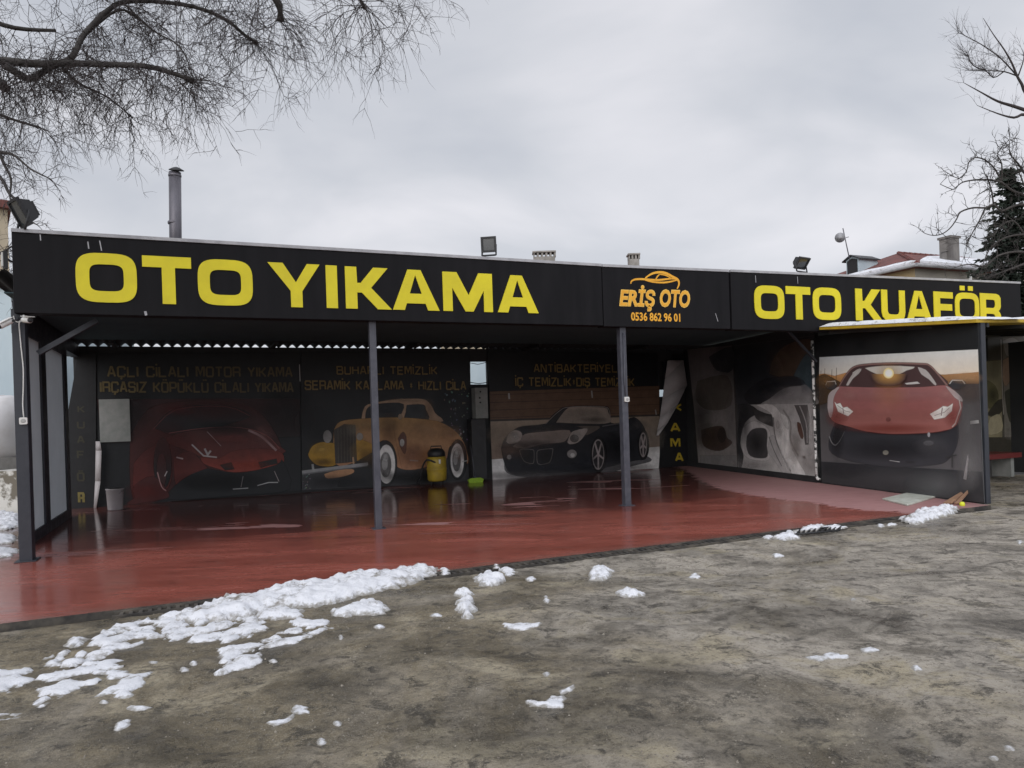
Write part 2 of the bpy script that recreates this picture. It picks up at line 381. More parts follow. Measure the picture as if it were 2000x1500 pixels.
def floor_mat():
    m = bpy.data.materials.new('wet_red_floor'); m.use_nodes = True
    t = m.node_tree; p = t.nodes['Principled BSDF']; L = t.links.new
    a = N(t, 'ShaderNodeVertexColor', layer_name='print')
    sp = N(t, 'ShaderNodeSeparateColor'); L(a.outputs[0], sp.inputs[0])
    c = N(t, 'ShaderNodeTexCoord')
    def nse(scale, detail=8, st=(1, 1, 1), rough=0.65, dist=0.3):
        g = N(t, 'ShaderNodeMapping'); g.inputs['Scale'].default_value = st; g.inputs['Rotation'].default_value = (0, 0, -TH); L(c.outputs['Object'], g.inputs[0])
        n = N(t, 'ShaderNodeTexNoise'); n.inputs['Scale'].default_value = scale; n.inputs['Detail'].default_value = detail; n.inputs['Roughness'].default_value = rough; n.inputs['Distortion'].default_value = dist
        L(g.outputs[0], n.inputs['Vector']); return n.outputs[0]
    def mr(s, a, b, lo=0., hi=1.):
        r = N(t, 'ShaderNodeMapRange'); r.inputs[1].default_value = a; r.inputs[2].default_value = b; r.inputs[3].default_value = lo; r.inputs[4].default_value = hi
        L(s, r.inputs[0]); return r.outputs[0]
    def mix(f, a, b):
        x = N(t, 'ShaderNodeMix', data_type='RGBA'); L(f, x.inputs[0])
        for k, s in ((6, a), (7, b)):
            if isinstance(s, tuple): x.inputs[k].default_value = (*s, 1)
            else: L(s, x.inputs[k])
        return x.outputs[2]
    def math_(op, a, b):
        x = N(t, 'ShaderNodeMath', operation=op)
        for k, s in ((0, a), (1, b)):
            if isinstance(s, (int, float)): x.inputs[k].default_value = s
            else: L(s, x.inputs[k])
        return x.outputs[0]
    n1 = nse(0.8, 8, (0.6, 1.8, 1)); n2 = nse(5, 8, (0.5, 1.6, 1)); n3 = nse(16, 6)
    dryv = math_('ADD', sp.outputs[0], math_('ADD', math_('MULTIPLY', math_('SUBTRACT', n2, 0.5), 0.55), math_('MULTIPLY', math_('SUBTRACT', n3, 0.5), 0.10)))
    dry = mr(dryv, 0.49, 0.52)
    fl = nse(1.35, 4, (0.22, 1.0, 1), 0.5, 0.9)            # little dried flecks
    fleck = math_('MULTIPLY', mr(fl, 0.635, 0.65), sp.outputs[1])
    drym = math_('MAXIMUM', dry, fleck)
    red = mix(mr(n1, 0.35, 0.65), (0.235, 0.066, 0.048), (0.33, 0.098, 0.074))
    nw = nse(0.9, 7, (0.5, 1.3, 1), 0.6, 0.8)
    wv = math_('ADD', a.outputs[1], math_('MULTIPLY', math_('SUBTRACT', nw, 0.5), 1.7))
    pool_shade = mr(wv, 0.40, 0.74)
    red = mix(pool_shade, red, (0.125, 0.039, 0.032))  # wet red, with the bay's shade painted in as a darker colour
    st = nse(2.2, 9, (0.7, 1.2, 1), 0.7, 1.0)
    red = mix(mr(st, 0.56, 0.70, 0.0, 0.45), red, (0.30, 0.15, 0.125))
    red = mix(mr(n2, 0.32, 0.46, 0.65, 0.0), red, (0.13, 0.046, 0.036))
    pink = mix(mr(n2, 0.35, 0.65), (0.40, 0.215, 0.21), (0.33, 0.17, 0.165))
    col = mix(drym, red, pink)
    dirt = mix(math_('MULTIPLY', sp.outputs[2], mr(n2, 0.35, 0.6)), col, (0.13, 0.11, 0.095))
    L(dirt, p.inputs['Base Color'])
    wr0 = N(t, 'ShaderNodeMix'); L(pool_shade, wr0.inputs[0]); L(mr(n1, 0.35, 0.68, 0.10, 0.34), wr0.inputs[2]); L(mr(n2, 0.35, 0.65, 0.05, 0.20), wr0.inputs[3]); wetr = wr0.outputs[0]
    ro = N(t, 'ShaderNodeMix'); L(drym, ro.inputs[0]); L(wetr, ro.inputs[2]); ro.inputs[3].default_value = 0.6
    L(ro.outputs[0], p.inputs['Roughness'])
    b = N(t, 'ShaderNodeBump'); b.inputs['Strength'].default_value = 0.05; b.inputs['Distance'].default_value = 0.02
    L(math_('ADD', n2, math_('MULTIPLY', n3, 0.3)), b.inputs['Height']); L(b.outputs[0], p.inputs['Normal'])
    return m
M['floor'] = floor_mat()

# ------------------------------------------------------------------ setting: yard, floor
GZ = -0.018
RUTS = [(9.5, -3.0, 9.6), (9.5, -3.0, 11.1), (-2.0, 16.5, 11.4), (-2.0, 16.5, 12.9)]     # faint tyre tracks curving across the yard
def yard_h(x, y):
    w = Vector((x, y, 0))
    h = 0.016 * noise.fractal(w * 0.9, 1.0, 2.0, 4) + 0.006 * noise.fractal(w * 6.0, 1.0, 2.0, 3)
    t = FR.depth(w)
    for cx_, cy_, r_ in RUTS:
        q = math.hypot(x - cx_, y - cy_) - r_
        if abs(q) < .3: h += -.014 * math.exp(-(q / .075) ** 2) * (.6 + .6 * noise.noise(w * 3)) + .006 * math.exp(-((abs(q) - .13) / .05) ** 2)
    if t > -3.53: h = min(h, 0) * 0.2 - 0.05 * min(1, (t + 3.53) / 0.1)
    return GZ + h - 0.004
def axis_vals(a, b, step, far):
    v = []; x = a
    while x < b: v.append(x); x += step
    lo, hi = [], []; s = step * 2; x = a - s
    while x > -far: lo.append(x); s *= 1.35; x -= s
    s = step * 2; x = b
    while x < far: hi.append(x); s *= 1.35; x += s
    return list(reversed(lo)) + v + hi
gx_, gy_ = axis_vals(-6.5, 9.5, 0.05, 700), axis_vals(2.4, 11.6, 0.045, 700)
g = MB(); nx = len(gx_)
for y in gy_:
    for x in gx_: g.v.append(Vector((x, y, yard_h(x, y))))
for j in range(len(gy_) - 1):
    for i in range(nx - 1): g.face((j * nx + i, j * nx + i + 1, (j + 1) * nx + i + 1, (j + 1) * nx + i), 0, True)
struct(g.build('ground', M['ground'], loc=(0, 0, 0)))

def z8(p): return (1280 + p[0] * .25, 640 + p[1] * .25)
dry_edge = [gnd(*z8(p)) for p in [(60, 1060), (210, 1100), (330, 1180), (500, 1260), (760, 1310), (960, 1340), (1190, 1360), (1400, 1400), (1560, 1420), (1900, 1440), (2200, 1500)]]
dry_edge = [Vector((q.x, q.y)) for q in dry_edge]
def dry_sd(w):
    """signed distance to the edge of the dried strip (positive: dry, beside the right wall)"""
    best = 1e9; sgn = 1; p = Vector((w.x, w.y))
    for a, b in zip(dry_edge, dry_edge[1:]):
        d = b - a; k = max(0, min(1, (p - a).dot(d) / d.length_squared)); q = a + d * k
        if (p - q).length < best:
            best = (p - q).length; sgn = 1 if d.x * (p.y - a.y) - d.y * (p.x - a.x) > 0 else -1
    return best * sgn
fl = MB(); S0, S1, T0, T1 = -1.15, 15.2, -3.30, TB + 0.1
ns, nt = 150, 90
cols = []
for j in range(nt + 1):
    for i in range(ns + 1):
        s_, t_ = S0 + (S1 - S0) * i / ns, T0 + (T1 - T0) * j / nt
        w = FR.p(s_, t_, 0)
        lim = WR.depth(w)
        fl.v.append(w)
        sd = dry_sd(w)
        d = 0.5 + max(-0.5, min(0.5, sd * 0.55))
        fleckable = max(0, min(1, (t_ + 1.2) / 1.2)) * (1 if s_ > 2 else 0.3)
        dirt = max(0, min(1, (-s_ - 0.15) / 0.7)) if t_ > -2.2 else max(0, min(1, (-s_ - 0.6)))
        dirt = max(dirt, 0.55 * max(0, 1 - (t_ - T0) / 0.25))
        wet_shade = max(0, min(1, (t_ + 1.6) / 3.4)); cols.append((d, fleckable, dirt, wet_shade))  # rises towards the back: wetness plus painted shade of the bay
for j in range(nt):
    for i in range(ns):
        ids = (j * (ns + 1) + i, j * (ns + 1) + i + 1, (j + 1) * (ns + 1) + i + 1, (j + 1) * (ns + 1) + i)
        if WR.depth(fl.v[ids[0]]) > -0.04: continue
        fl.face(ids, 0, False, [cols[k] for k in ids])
# slab edge
SE = 13.02
fl.poly([FR.p(S0, T0, 0), FR.p(S0, T0, -.3), FR.p(SE, T0, -.3), FR.p(SE, T0, 0)], 1, col=(0.2, 0, 0.8))
fl.poly([FR.p(S0, T0, 0), FR.p(S0, T1, 0), FR.p(S0, T1, -.3), FR.p(S0, T0, -.3)], 0, col=(0.2, 0, 0.8))
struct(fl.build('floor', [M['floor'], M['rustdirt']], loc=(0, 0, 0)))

# ------------------------------------------------------------------ the car wash canopy
bay = thing('car_wash_bay', 'open fronted dark car wash bay with red floor, steel posts and corrugated roof', 'building', FR.p(0, 0, 0))
def post(x0, x1, yb, label=None, top=3.10, mat=None, d=None):
    a0, _ = FR.hit(x0, yb); a1, _ = FR.hit(x1, yb); w = a1 - a0
    m = MB(); m.box(FR, a0, a1, 0.0, d or w, 0.0, top)
    m.box(FR, a0 - .05, a1 + .05, -.05, (d or w) + .05, 0.0, 0.012)
    o = m.build('post', mat or M['steel'], bay, bevel=0.006)
    if label: o['label'] = label
    return a0, a1
post(38, 64, 1090, 'wide dark corner post', mat=M['steel_dk'], d=0.2)
pm0, pm1 = post(734.5, 747.5, 1030)
pr0, pr1 = post(1222, 1233.5, 986)
# roof: corrugated sheet, waves run from front to back
rf = MB(); PER = 0.20; AMP = 0.036
sA, sB = -0.45, 19.0
nseg = int((sB - sA) / PER * 8)
rows = [(0.28, 3.62), (TB + 0.12, 3.325 + AMP)]
for t_, z_ in rows:
    for i in range(nseg + 1):
        s_ = sA + (sB - sA) * i / nseg
        rf.v.append(FR.p(s_, t_, z_ + AMP * math.cos(2 * math.pi * s_ / PER)))
for i in range(nseg): rf.face((i, i + 1, nseg + 1 + i + 1, nseg + 1 + i), 0, True)
rf.build('roof', M['roofdk'], bay)
m = MB(); m.box(FR, -0.2, 15.0, 0.24, 5.5, 3.345, 3.36); m.build('ceiling', mk('dark_ceiling', (0.042, 0.075, 0.088), (0.055, 0.09, 0.10), 1.5, 0.85), bay)
bm_ = MB(); bm_.box(FR, -1.1, 15.2, TB + 0.02, TB + 0.12, 3.12, 3.325)
for k in range(5): bm_.box(FR, 0.4 + k * 3.1, 0.48 + k * 3.1, 5.51, TB, 3.28, 3.34)
bm_.build('roof_beam', M['wallblk'], bay)
# closing board beyond the visible light gaps (right of the back window)
cb, _ = FR.hit(952, 690, TB)
m = MB(); m.box(FR, cb + 0.02, 15.4, TB + 0.13, TB + 0.16, 2.2, 3.8); m.build('closing_board', M['wallblk'], bay)
# front beam behind the fascia
m = MB(); m.box(FR, 0.0, 19.0, 0.10, 0.22, 3.07, 3.22); m.build('front_beam', M['steel_dk'], bay)
# back wall with two openings
def bq(x0, y0, x1, y1):   # opening rectangle on the back wall from pixels
    a0, c0 = FR.hit(x0, y1, TB + .02); a1, c1 = FR.hit(x1, y0, TB + .02); return a0, a1, c0, c1
o1 = bq(919, 706, 951, 751); o2 = bq(1277, 705, 1310, 775)
bw0, _ = FR.hit(150, 900, TB + .02)
m = MB()
def wall_grid(m, fr, a0, a1, c0, c1, holes, b0, b1):
    As = sorted({a0, a1, *[h[0] for h in holes], *[h[1] for h in holes]}); Cs = sorted({c0, c1, *[h[2] for h in holes], *[h[3] for h in holes]})
    for i in range(len(As) - 1):
        for j in range(len(Cs) - 1):
            ca, cc = (As[i] + As[i + 1]) / 2, (Cs[j] + Cs[j + 1]) / 2
            if any(h[0] < ca < h[1] and h[2] < cc < h[3] for h in holes): continue
            m.box(fr, As[i], As[i + 1], b0, b1, Cs[j], Cs[j + 1])
wall_grid(m, FR, bw0, 14.9, 0.0, 3.12, [o1, o2], TB + .02, TB + .12)
m.build('back_wall', M['wallblk'], bay)
# bars in the openings
m = MB()
a0, a1, c0, c1 = o2
for f in (0.22, 0.62, 0.80): m.box(FR, a0 + (a1 - a0) * f, a0 + (a1 - a0) * f + 0.05, TB + .03, TB + .09, c0, c1)
m.build('window_bar', M['steel_dk'], bay)
m = MB()
m.tube([FR.p(o1[0], TB + .05, o1[3] - .03), FR.p((o1[0] + o1[1]) / 2, TB + .05, o1[3] - .07), FR.p(o1[1], TB + .05, o1[3] - .02)], 0.008, 5)
m.build('wire', M['black'], bay); m = MB(); m.tube([FR.p(o1[0], TB + .05, o1[2] + .06), FR.p((o1[0] + o1[1]) / 2, TB + .05, o1[2] + .02), FR.p(o1[1], TB + .05, o1[2] + .05)], 0.010, 5)
m.build('wire', M['black'], bay)
# left side wall: two pale panels in a dark steel frame
SWF = Frame(tuple(FR.p(-.23, 0, 0))[:2], ET, (-ES[0], -ES[1]))     # inner face of the left wall, a runs to the back
tq = [SWF.hit(x, 980)[0] for x in (90, 99, 134, 140)]
print('side wall t', tq)
sw = MB(); LT = tq[3]
TS = SWF.hit(57, 980)[0]
for t0, t1, in ((tq[0], tq[1]), (tq[2], LT)): sw.box(SWF, t0, t1, 0.0, .14, 0.0, 3.32)
sw.box(SWF, TS, tq[0], 0.0, .14, 0.0, 0.16); sw.box(SWF, tq[1], tq[2], 0.0, .14, 0.0, 0.16)
sw.box(SWF, TS, tq[0], 0.0, .14, 2.98, 3.32); sw.box(SWF, tq[1], tq[2], 0.0, .14, 2.98, 3.32)
sw.box(SWF, LT + .002, TB, 0.0, .14, 3.09, 3.32)
sw.prism(SWF, [(TS, 3.321), (TB, 3.321), (TB, 3.34), (TS, 3.54)], .02, .12)
swo = sw.build('side_wall', M['steel_dk'], bay); swo['o3'] = tuple(FR.p(0, 0, 0))
for t0, t1 in ((TS, tq[0]), (tq[1], tq[2])):
    m = MB(); m.box(SWF, t0 + .002, t1 - .002, .03, .036, 0.162, 2.978); m.build('wall_panel', M['panel'], swo)
# right side wall board (behind the wheel posters)
AP = WR.along(Vector((6.3, 15.05, 0)))
m = MB(); m.box(WR, 0.0, AP - .05, 0.0, 0.10, 0.0, 3.3); o = m.build('side_wall', M['wallblk'], bay); o['label'] = 'black right side wall carrying wheel pictures'
# braces
def brace(p0, p1, r=0.035):
    m = MB(); m.tube([p0, p1], r, 4, smooth=False); m.build('brace', M['steel_dk'], bay)
bl0 = FR.hit(75, 690, 0.28); bl1 = FR.hit(190, 626, 0.28)
brace(FR.p(bl0[0], 0.28, bl0[1]), FR.p(bl1[0], 0.28, bl1[1]), 0.045)
br0 = FR.hit(1538, 645, 0.3); br1 = FR.hit(1594, 706, 0.5)
brace(FR.p(br0[0], 0.3, br0[1]), FR.p(br1[0], 0.5, br1[1]), 0.03)

# drain channel + grating in front of the slab
dr = thing('drain_grate', 'long narrow dark drain grating along the front edge of the red floor', 'drain', FR.p(6, -3.42, GZ))
DS = FR.along(gnd(215, 1208))
m = MB(); m.box(FR, DS, 12.4, -3.325, -3.303, -0.2, -0.010); m.box(FR, DS, 12.4, -3.47, -3.45, -0.2, -0.014)
m.build('frame', M['rustdirt'], dr)
m = MB(); m.box(FR, DS, 12.4, -3.45, -3.325, -0.2, -0.12); m.build('channel', M['dark'], dr)
m = MB(); s_ = DS + .05
while s_ < 12.3:
    m.box(FR, s_, s_ + .03, -3.45, -3.325, -.05, -.020); s_ += 0.075
m.build('bars', M['rustdirt'], dr)

# ------------------------------------------------------------------ lettering
def rrect(w, h, r, n=7, x0=0, y0=0):
    pts = []
    for cx, cy, a in ((w - r, r, -90), (w - r, h - r, 0), (r, h - r, 90), (r, r, 180)):
        for k in range(n + 1):
            t = R(a + 90 * k / n); pts.append((x0 + cx + r * math.cos(t), y0 + cy + r * math.sin(t)))
    return pts
def superell(w, h, x0=0, y0=0, n=40, p=3.2):
    pts = []
    for k in range(n):
        t = 2 * math.pi * k / n; c, s = math.cos(t), math.sin(t)
        pts.append((x0 + w / 2 + w / 2 * math.copysign(abs(c) ** (2 / p), c), y0 + h / 2 + h / 2 * math.copysign(abs(s) ** (2 / p), s)))
    return pts
BIG = {
 'T': [[(0, 1), (1, 1), (1, .765), (.663, .765), (.663, 0), (.39, 0), (.39, .765), (0, .765)]],
 'Y': [[(0, 1), (.286, 1), (.528, .57), (.75, 1), (1, 1), (.648, .37), (.648, 0), (.424, 0), (.424, .37)]],
 'I': [[(0, 0), (0, 1), (1, 1), (1, 0)]],
 'K': [[(0, 0), (0, 1), (.245, 1), (.255, .62), (.33, .62), (.61, 1), (.93, 1), (.555, .51), (1, 0), (.69, 0), (.35, .39), (.25, .39), (.25, 0)]],
 'A': [[(0, 0), (.25, 0), (.365, .41), (.49, .87), (.49, 1), (.33, 1)], [(1, 0), (.61, 1), (.49, 1), (.49, .87), (.623, .41), (.75, 0)], [(.296, .166), (.697, .166), (.623, .41), (.365, .41)]],
 'M': [[(0, 0), (0, 1), (.28, 1), (.51, .42), (.72, 1), (1, 1), (1, 0), (.82, 0), (.82, .55), (.60, 0), (.44, 0), (.185, .6), (.185, 0)]],
 'F': [[(0, 0), (0, 1), (1, 1), (1, .79), (.33, .79), (.33, .60), (.95, .60), (.95, .385), (.33, .385), (.33, 0)]],
}
def big_letter(fr, ch, a0, a1, c0, c1, b, mat, parent):
    m = MB(); w, h = a1 - a0, c1 - c0; b0, b1 = b - .012, b
    S = lambda pts: [(a0 + x * w, c0 + y * h) for x, y in pts]
    if ch in 'OÖ':
        sw_ = 0.235 * h * 1.02
        if ch == 'Ö': sw_ = 0.21 * h
        if w / h < 1.0: sw_ = min(sw_, w * .27)
        m.ring(fr, superell(w, h, a0, c0, p=3.6), superell(w - 2 * sw_, h - 2 * sw_ * .95, a0 + sw_, c0 + sw_ * .95, p=4.2), b0, b1)
        if ch == 'Ö':
            for f in (.22, .56): m.prism(fr, [(a0 + w * f, c1 + h * .07), (a0 + w * f, c1 + h * .225), (a0 + w * (f + .19), c1 + h * .225), (a0 + w * (f + .19), c1 + h * .07)], b0, b1)
    elif ch == 'U':
        outer = [(0, 1), (.25, 1), (.25, .32), (.29, .24), (.38, .215), (.62, .215), (.71, .24), (.75, .32), (.75, 1), (1, 1), (1, .3), (.96, .14), (.86, .04), (.72, 0), (.28, 0), (.14, .04), (.04, .14), (0, .3)]
        m.prism(fr, S(outer), b0, b1)
    elif ch == 'R':
        m.prism(fr, S([(0, 0), (0, 1), (.28, 1), (.28, 0)]), b0, b1)
        m.prism(fr, S([(.28, 1), (.78, 1), (.92, .96), (1, .86), (1, .56), (.95, .46), (.88, .42), (.95, .36), (1, .26), (1, 0), (.73, 0), (.73, .2), (.68, .29), (.60, .31), (.28, .31), (.28, .51), (.64, .51), (.71, .55), (.73, .62), (.73, .70), (.70, .77), (.62, .79), (.28, .79)]), b0, b1)
    else:
        for P in BIG[ch]: m.prism(fr, S(P), b0, b1)
    o = m.build('letter', mat, parent)
    return o

# sign boards (front faces about the post line)
def board(name, label, x0, x1, ztop, zbot, b, depth=0.22):
    a0, a1 = x0, x1
    t = thing(name, label, 'sign', FR.p((a0 + a1) / 2, b, zbot), 'sign boards along the canopy front')
    m = MB(); m.prism(FR, [(a0, zbot[0] if isinstance(zbot, tuple) else zbot), (a1, zbot), (a1, ztop[1]), (a0, ztop[0])], b, b + depth)
    m.build('panel', M['vinyl'], t, bevel=0.008)
    m = MB(); m.prism(FR, [(a0, ztop[0] + .002), (a1, ztop[1] + .002), (a1, ztop[1] + .045), (a0, ztop[0] + .045)], b - .015, b + depth + .03)
    m.build('trim', M['trim'], t)
    return t
FB = -0.10
aL = FR.hit(26, 560, FB)[0]; aM1 = FR.hit(1177.5, 575, FB)[0]; aM2 = FR.hit(1427.5, 585, FB)[0]; aR = FR.hit(1993, 580, FB)[0]
zb1, zt1 = 3.05, FR.hit(60, 449, FB)[1]
zt1b = FR.hit(1176, 516, FB)[1]; zt2b = FR.hit(1426, 527, FB)[1]; zt3b = FR.hit(1991, 551, FB)[1]
print('board', aL, aM1, aM2, aR, zt1, zt1b, zt2b, zt3b, FR.hit(30, 613, FB), FR.hit(1178, 636, FB), FR.hit(1429, 640, FB))
zbl = FR.hit(30, 613, FB)[1]; zbm = FR.hit(1178, 636, FB)[1]
sg1 = board('sign_board', 'long black sign board with big yellow letters above the two steel posts', aL, aM1 - .012, (zt1 - .04, zt1b - .04), zbm, FB)
sg2 = board('sign_board', 'short black sign board with orange car outline, name and telephone number', aM1 + .012, aM2 - .012, (zt1b - .04, zt2b - .04), zbm - .01, FB + .02)
sg3 = board('sign_board', 'black sign board with yellow letters partly hidden by snowy kiosk roof', aM2 + .012, aR, (zt2b - .04, zt3b - .04), zbm - .02, FB)
def scratch(parent, b, px, w):
    m = MB()
    flat_strokes(m, FR, stroke_poly([FR.hit(x, y, b) for x, y in px], w), b - .003)
    m.build('scratch', M['trim'], parent)
SCR = []
def letter_row(spec, fr, b, parent, ytop, ybot):
    for ch, x0, x1 in spec:
        xm = (x0 + x1) / 2
        a0 = fr.hit(x0, 560, b)[0]; a1 = fr.hit(x1, 560, b)[0]
        c1 = fr.hit(xm, ytop(xm), b)[1]; c0 = fr.hit(xm, ybot(xm), b)[1]
        big_letter(fr, ch, a0, a1, c0, c1, b, M['yellow'], parent)
def lin(p, q): return lambda x: p[1] + (q[1] - p[1]) * (x - p[0]) / (q[0] - p[0])
for q, w in (([(79, 458), (80, 470)], .012), ([(172, 472), (174, 486)], .014), ([(195, 470), (199, 490)], .012), ([(284, 608), (286, 616)], .03)): SCR.append((sg1, FB, q, w))
SCR += [(sg2, FB + .02, [(1397, 612), (1402, 628)], .012), (sg3, FB, [(1475, 538), (1476, 552)], .012), (sg3, FB, [(1557, 540), (1558, 554)], .010)]
letter_row([('O', 149, 268.5), ('T', 279.5, 375), ('O', 387, 494), ('Y', 524, 625.5), ('I', 637, 659), ('K', 674.5, 764), ('A', 766, 857), ('M', 864.5, 961), ('A', 970.5, 1050)],
           FR, FB - .002, sg1, lin((207, 495), (1006, 538)), lin((207, 591), (1010, 611)))
letter_row([('O', 1471.7, 1530), ('T', 1533.5, 1581), ('O', 1585.7, 1640.7), ('K', 1669, 1721), ('U', 1719.5, 1765.5), ('A', 1768, 1818), ('F', 1821.5, 1859), ('Ö', 1863, 1910), ('R', 1912, 1952)],
           FR, FB - .002, sg3, lin((1500, 558), (1932, 573.5)), lin((1500, 623), (1695, 626.5)))

# stroke lettering (narrow strokes) for printed posters
G = {
 'A': [[(0, 0), (.42, 1), (.58, 1), (1, 0)], [(.17, .32), (.83, .32)]], 'B': [[(0, 0), (0, 1), (.85, 1), (.95, .9), (.95, .62), (.85, .53), (0, .53)], [(.85, .53), (1, .42), (1, .1), (.88, 0), (0, 0)]],
 'C': [[(1, .72), (1, .9), (.88, 1), (.12, 1), (0, .88), (0, .12), (.12, 0), (.88, 0), (1, .1), (1, .28)]],
 'D': [[(0, 0), (0, 1), (.85, 1), (1, .86), (1, .14), (.85, 0), (0, 0)]], 'E': [[(1, 1), (0, 1), (0, 0), (1, 0)], [(0, .52), (.9, .52)]],
 'F': [[(1, 1), (0, 1), (0, 0)], [(0, .5), (.85, .5)]], 'H': [[(0, 0), (0, 1)], [(1, 0), (1, 1)], [(0, .52), (1, .52)]], 'I': [[(0, 0), (0, 1)]],
 'K': [[(0, 0), (0, 1)], [(1, 1), (.35, .52), (0, .52)], [(.35, .52), (1, 0)]], 'L': [[(0, 1), (0, 0), (1, 0)]], 'M': [[(0, 0), (0, 1), (.18, 1), (.5, .25), (.82, 1), (1, 1), (1, 0)]],
 'N': [[(0, 0), (0, 1), (.15, 1), (.85, 0), (1, 0), (1, 1)]], 'O': [[(.14, 0), (0, .14), (0, .86), (.14, 1), (.86, 1), (1, .86), (1, .14), (.86, 0), (.14, 0)]],
 'P': [[(0, 0), (0, 1), (.87, 1), (1, .88), (1, .55), (.87, .43), (0, .43)]], 'R': [[(0, 0), (0, 1), (.87, 1), (1, .88), (1, .6), (.87, .48), (0, .48)], [(.87, .48), (1, .36), (1, 0)]],
 'S': [[(1, .74), (1, .88), (.88, 1), (.12, 1), (0, .88), (0, .64), (.12, .52), (.88, .52), (1, .4), (1, .12), (.88, 0), (.12, 0), (0, .12), (0, .26)]],
 'T': [[(0, 1), (1, 1)], [(.5, 1), (.5, 0)]], 'U': [[(0, 1), (0, .14), (.14, 0), (.86, 0), (1, .14), (1, 1)]], 'Y': [[(0, 1), (.5, .45), (1, 1)], [(.5, .45), (.5, 0)]],
 'Z': [[(0, 1), (1, 1), (0, 0), (1, 0)]], '*': [[(.5, .15), (.5, .85)], [(.1, .3), (.9, .7)], [(.1, .7), (.9, .3)]],
}
EXTRA = {'İ': ('I', [[(0, 1.18), (0, 1.36)]]), 'Ö': ('O', [[(.3, 1.2), (.3, 1.38)], [(.7, 1.2), (.7, 1.38)]]), 'Ü': ('U', [[(.3, 1.2), (.3, 1.38)], [(.7, 1.2), (.7, 1.38)]]),
         'Ç': ('C', [[(.5, 0), (.5, -.2), (.35, -.3)]]), 'Ş': ('S', [[(.5, 0), (.5, -.2), (.35, -.3)]])}
for k, (b_, ex) in EXTRA.items(): G[k] = G[b_] + ex
ADV = {'I': .0, 'İ': .0, ' ': .55, 'M': 1.15, '*': .55}
def stroke_poly(pts, w):
    """outline polygon(s) of a stroked 2-D polyline with mitred corners"""
    n = len(pts); closed = (Vector(pts[0]) - Vector(pts[-1])).length < 1e-6 and n > 3
    P = [Vector((p[0], p[1])) for p in pts]
    L_, R_ = [], []
    for i in range(n):
        if closed: a, b = P[(i - 1) % (n - 1)], P[(i + 1) % (n - 1) if i < n - 1 else 1]
        else: a, b = P[max(i - 1, 0)], P[min(i + 1, n - 1)]
        d1 = (P[i] - a).normalized() if (P[i] - a).length > 1e-9 else (b - P[i]).normalized()
        d2 = (b - P[i]).normalized() if (b - P[i]).length > 1e-9 else d1
        t = (d1 + d2); t = t.normalized() if t.length > 1e-6 else d1
        nrm = Vector((-t.y, t.x)); k = max(0.45, nrm.dot(Vector((-d1.y, d1.x))))
        o = nrm * (w[i] if hasattr(w, '__len__') else w) / 2 / k
        L_.append(P[i] + o); R_.append(P[i] - o)
    return [[L_[i], L_[i + 1], R_[i + 1], R_[i]] for i in range(n - 1)]
def text_layout(txt, cw, gap):
    out = []; x = 0
    for ch in txt:
        w = ADV.get(ch, 1.0) * cw
        if ch != ' ': out.append((ch, x, w))
        x += w + (gap if ch != ' ' else gap)
    return out, x - gap
def text_strokes(txt, width, height, stroke, gap=0.42, slant=0.0):
    """list of quads in (0..width, 0..height)"""
    lay, tot = text_layout(txt, 1.0, gap)
    sc = (width - stroke) / max(tot, .05)
    quads = []
    for ch, x, w in lay:
        for pl in G[ch]:
            pts = [(stroke / 2 + (x + px * w) * sc + slant * py * height, stroke / 2 + py * (height - stroke)) for px, py in pl]
            quads.append(stroke_poly(pts, stroke * (.45 if ch == '*' else 1)))
    return quads

# logo board: orange car outline, name, telephone number
def zs3(p): return (1100 + p[0] * .25, 430 + p[1] * .25)
def smooth_line(pts, n=6):
    P = [Vector((p[0], p[1])) for p in pts]; out = []
    for i in range(len(P) - 1):
        p0, p1, p2, p3 = P[max(i - 1, 0)], P[i], P[i + 1], P[min(i + 2, len(P) - 1)]
        for k in range(n):
            t = k / n
            out.append(0.5 * ((2 * p1) + (p2 - p0) * t + (2 * p0 - 5 * p1 + 4 * p2 - p3) * t * t + (3 * p1 - p0 - 3 * p2 + p3) * t ** 3))
    out.append(P[-1]); return [(q.x, q.y) for q in out]
LB = FB + .02
m = MB(); layer = 0
def flat_strokes(m, fr, quads, b, mi=0, col=None):
    for q in quads: m.poly([fr.p(v[0], b, v[1]) for v in q], mi, col=col)
for pl, w0 in (([(527, 497), (532, 478), (560, 464), (610, 461), (680, 466), (740, 468), (800, 462), (850, 458), (893, 466)], .035),
               ([(640, 452), (690, 420), (745, 408), (800, 415), (850, 441), (893, 465), (903, 500), (888, 538)], .045),
               ([(640, 470), (700, 483), (780, 488), (840, 480), (893, 468)], .03),
               ([(718, 468), (735, 440), (752, 424)], .025), ([(752, 424), (800, 432), (845, 458)], .022)):
    pts = [FR.hit(*zs3(p), LB) for p in smooth_line(pl, 5)]
    n = len(pts); ws = [w0 * (0.35 + 0.65 * math.sin(math.pi * min(1, max(0.06, i / (n - 1)))) ** .6) for i in range(n)]
    layer += 1; flat_strokes(m, FR, stroke_poly(pts, ws), LB - .003 - layer * .0006)
m.build('car_outline', M['orange'], sg2)
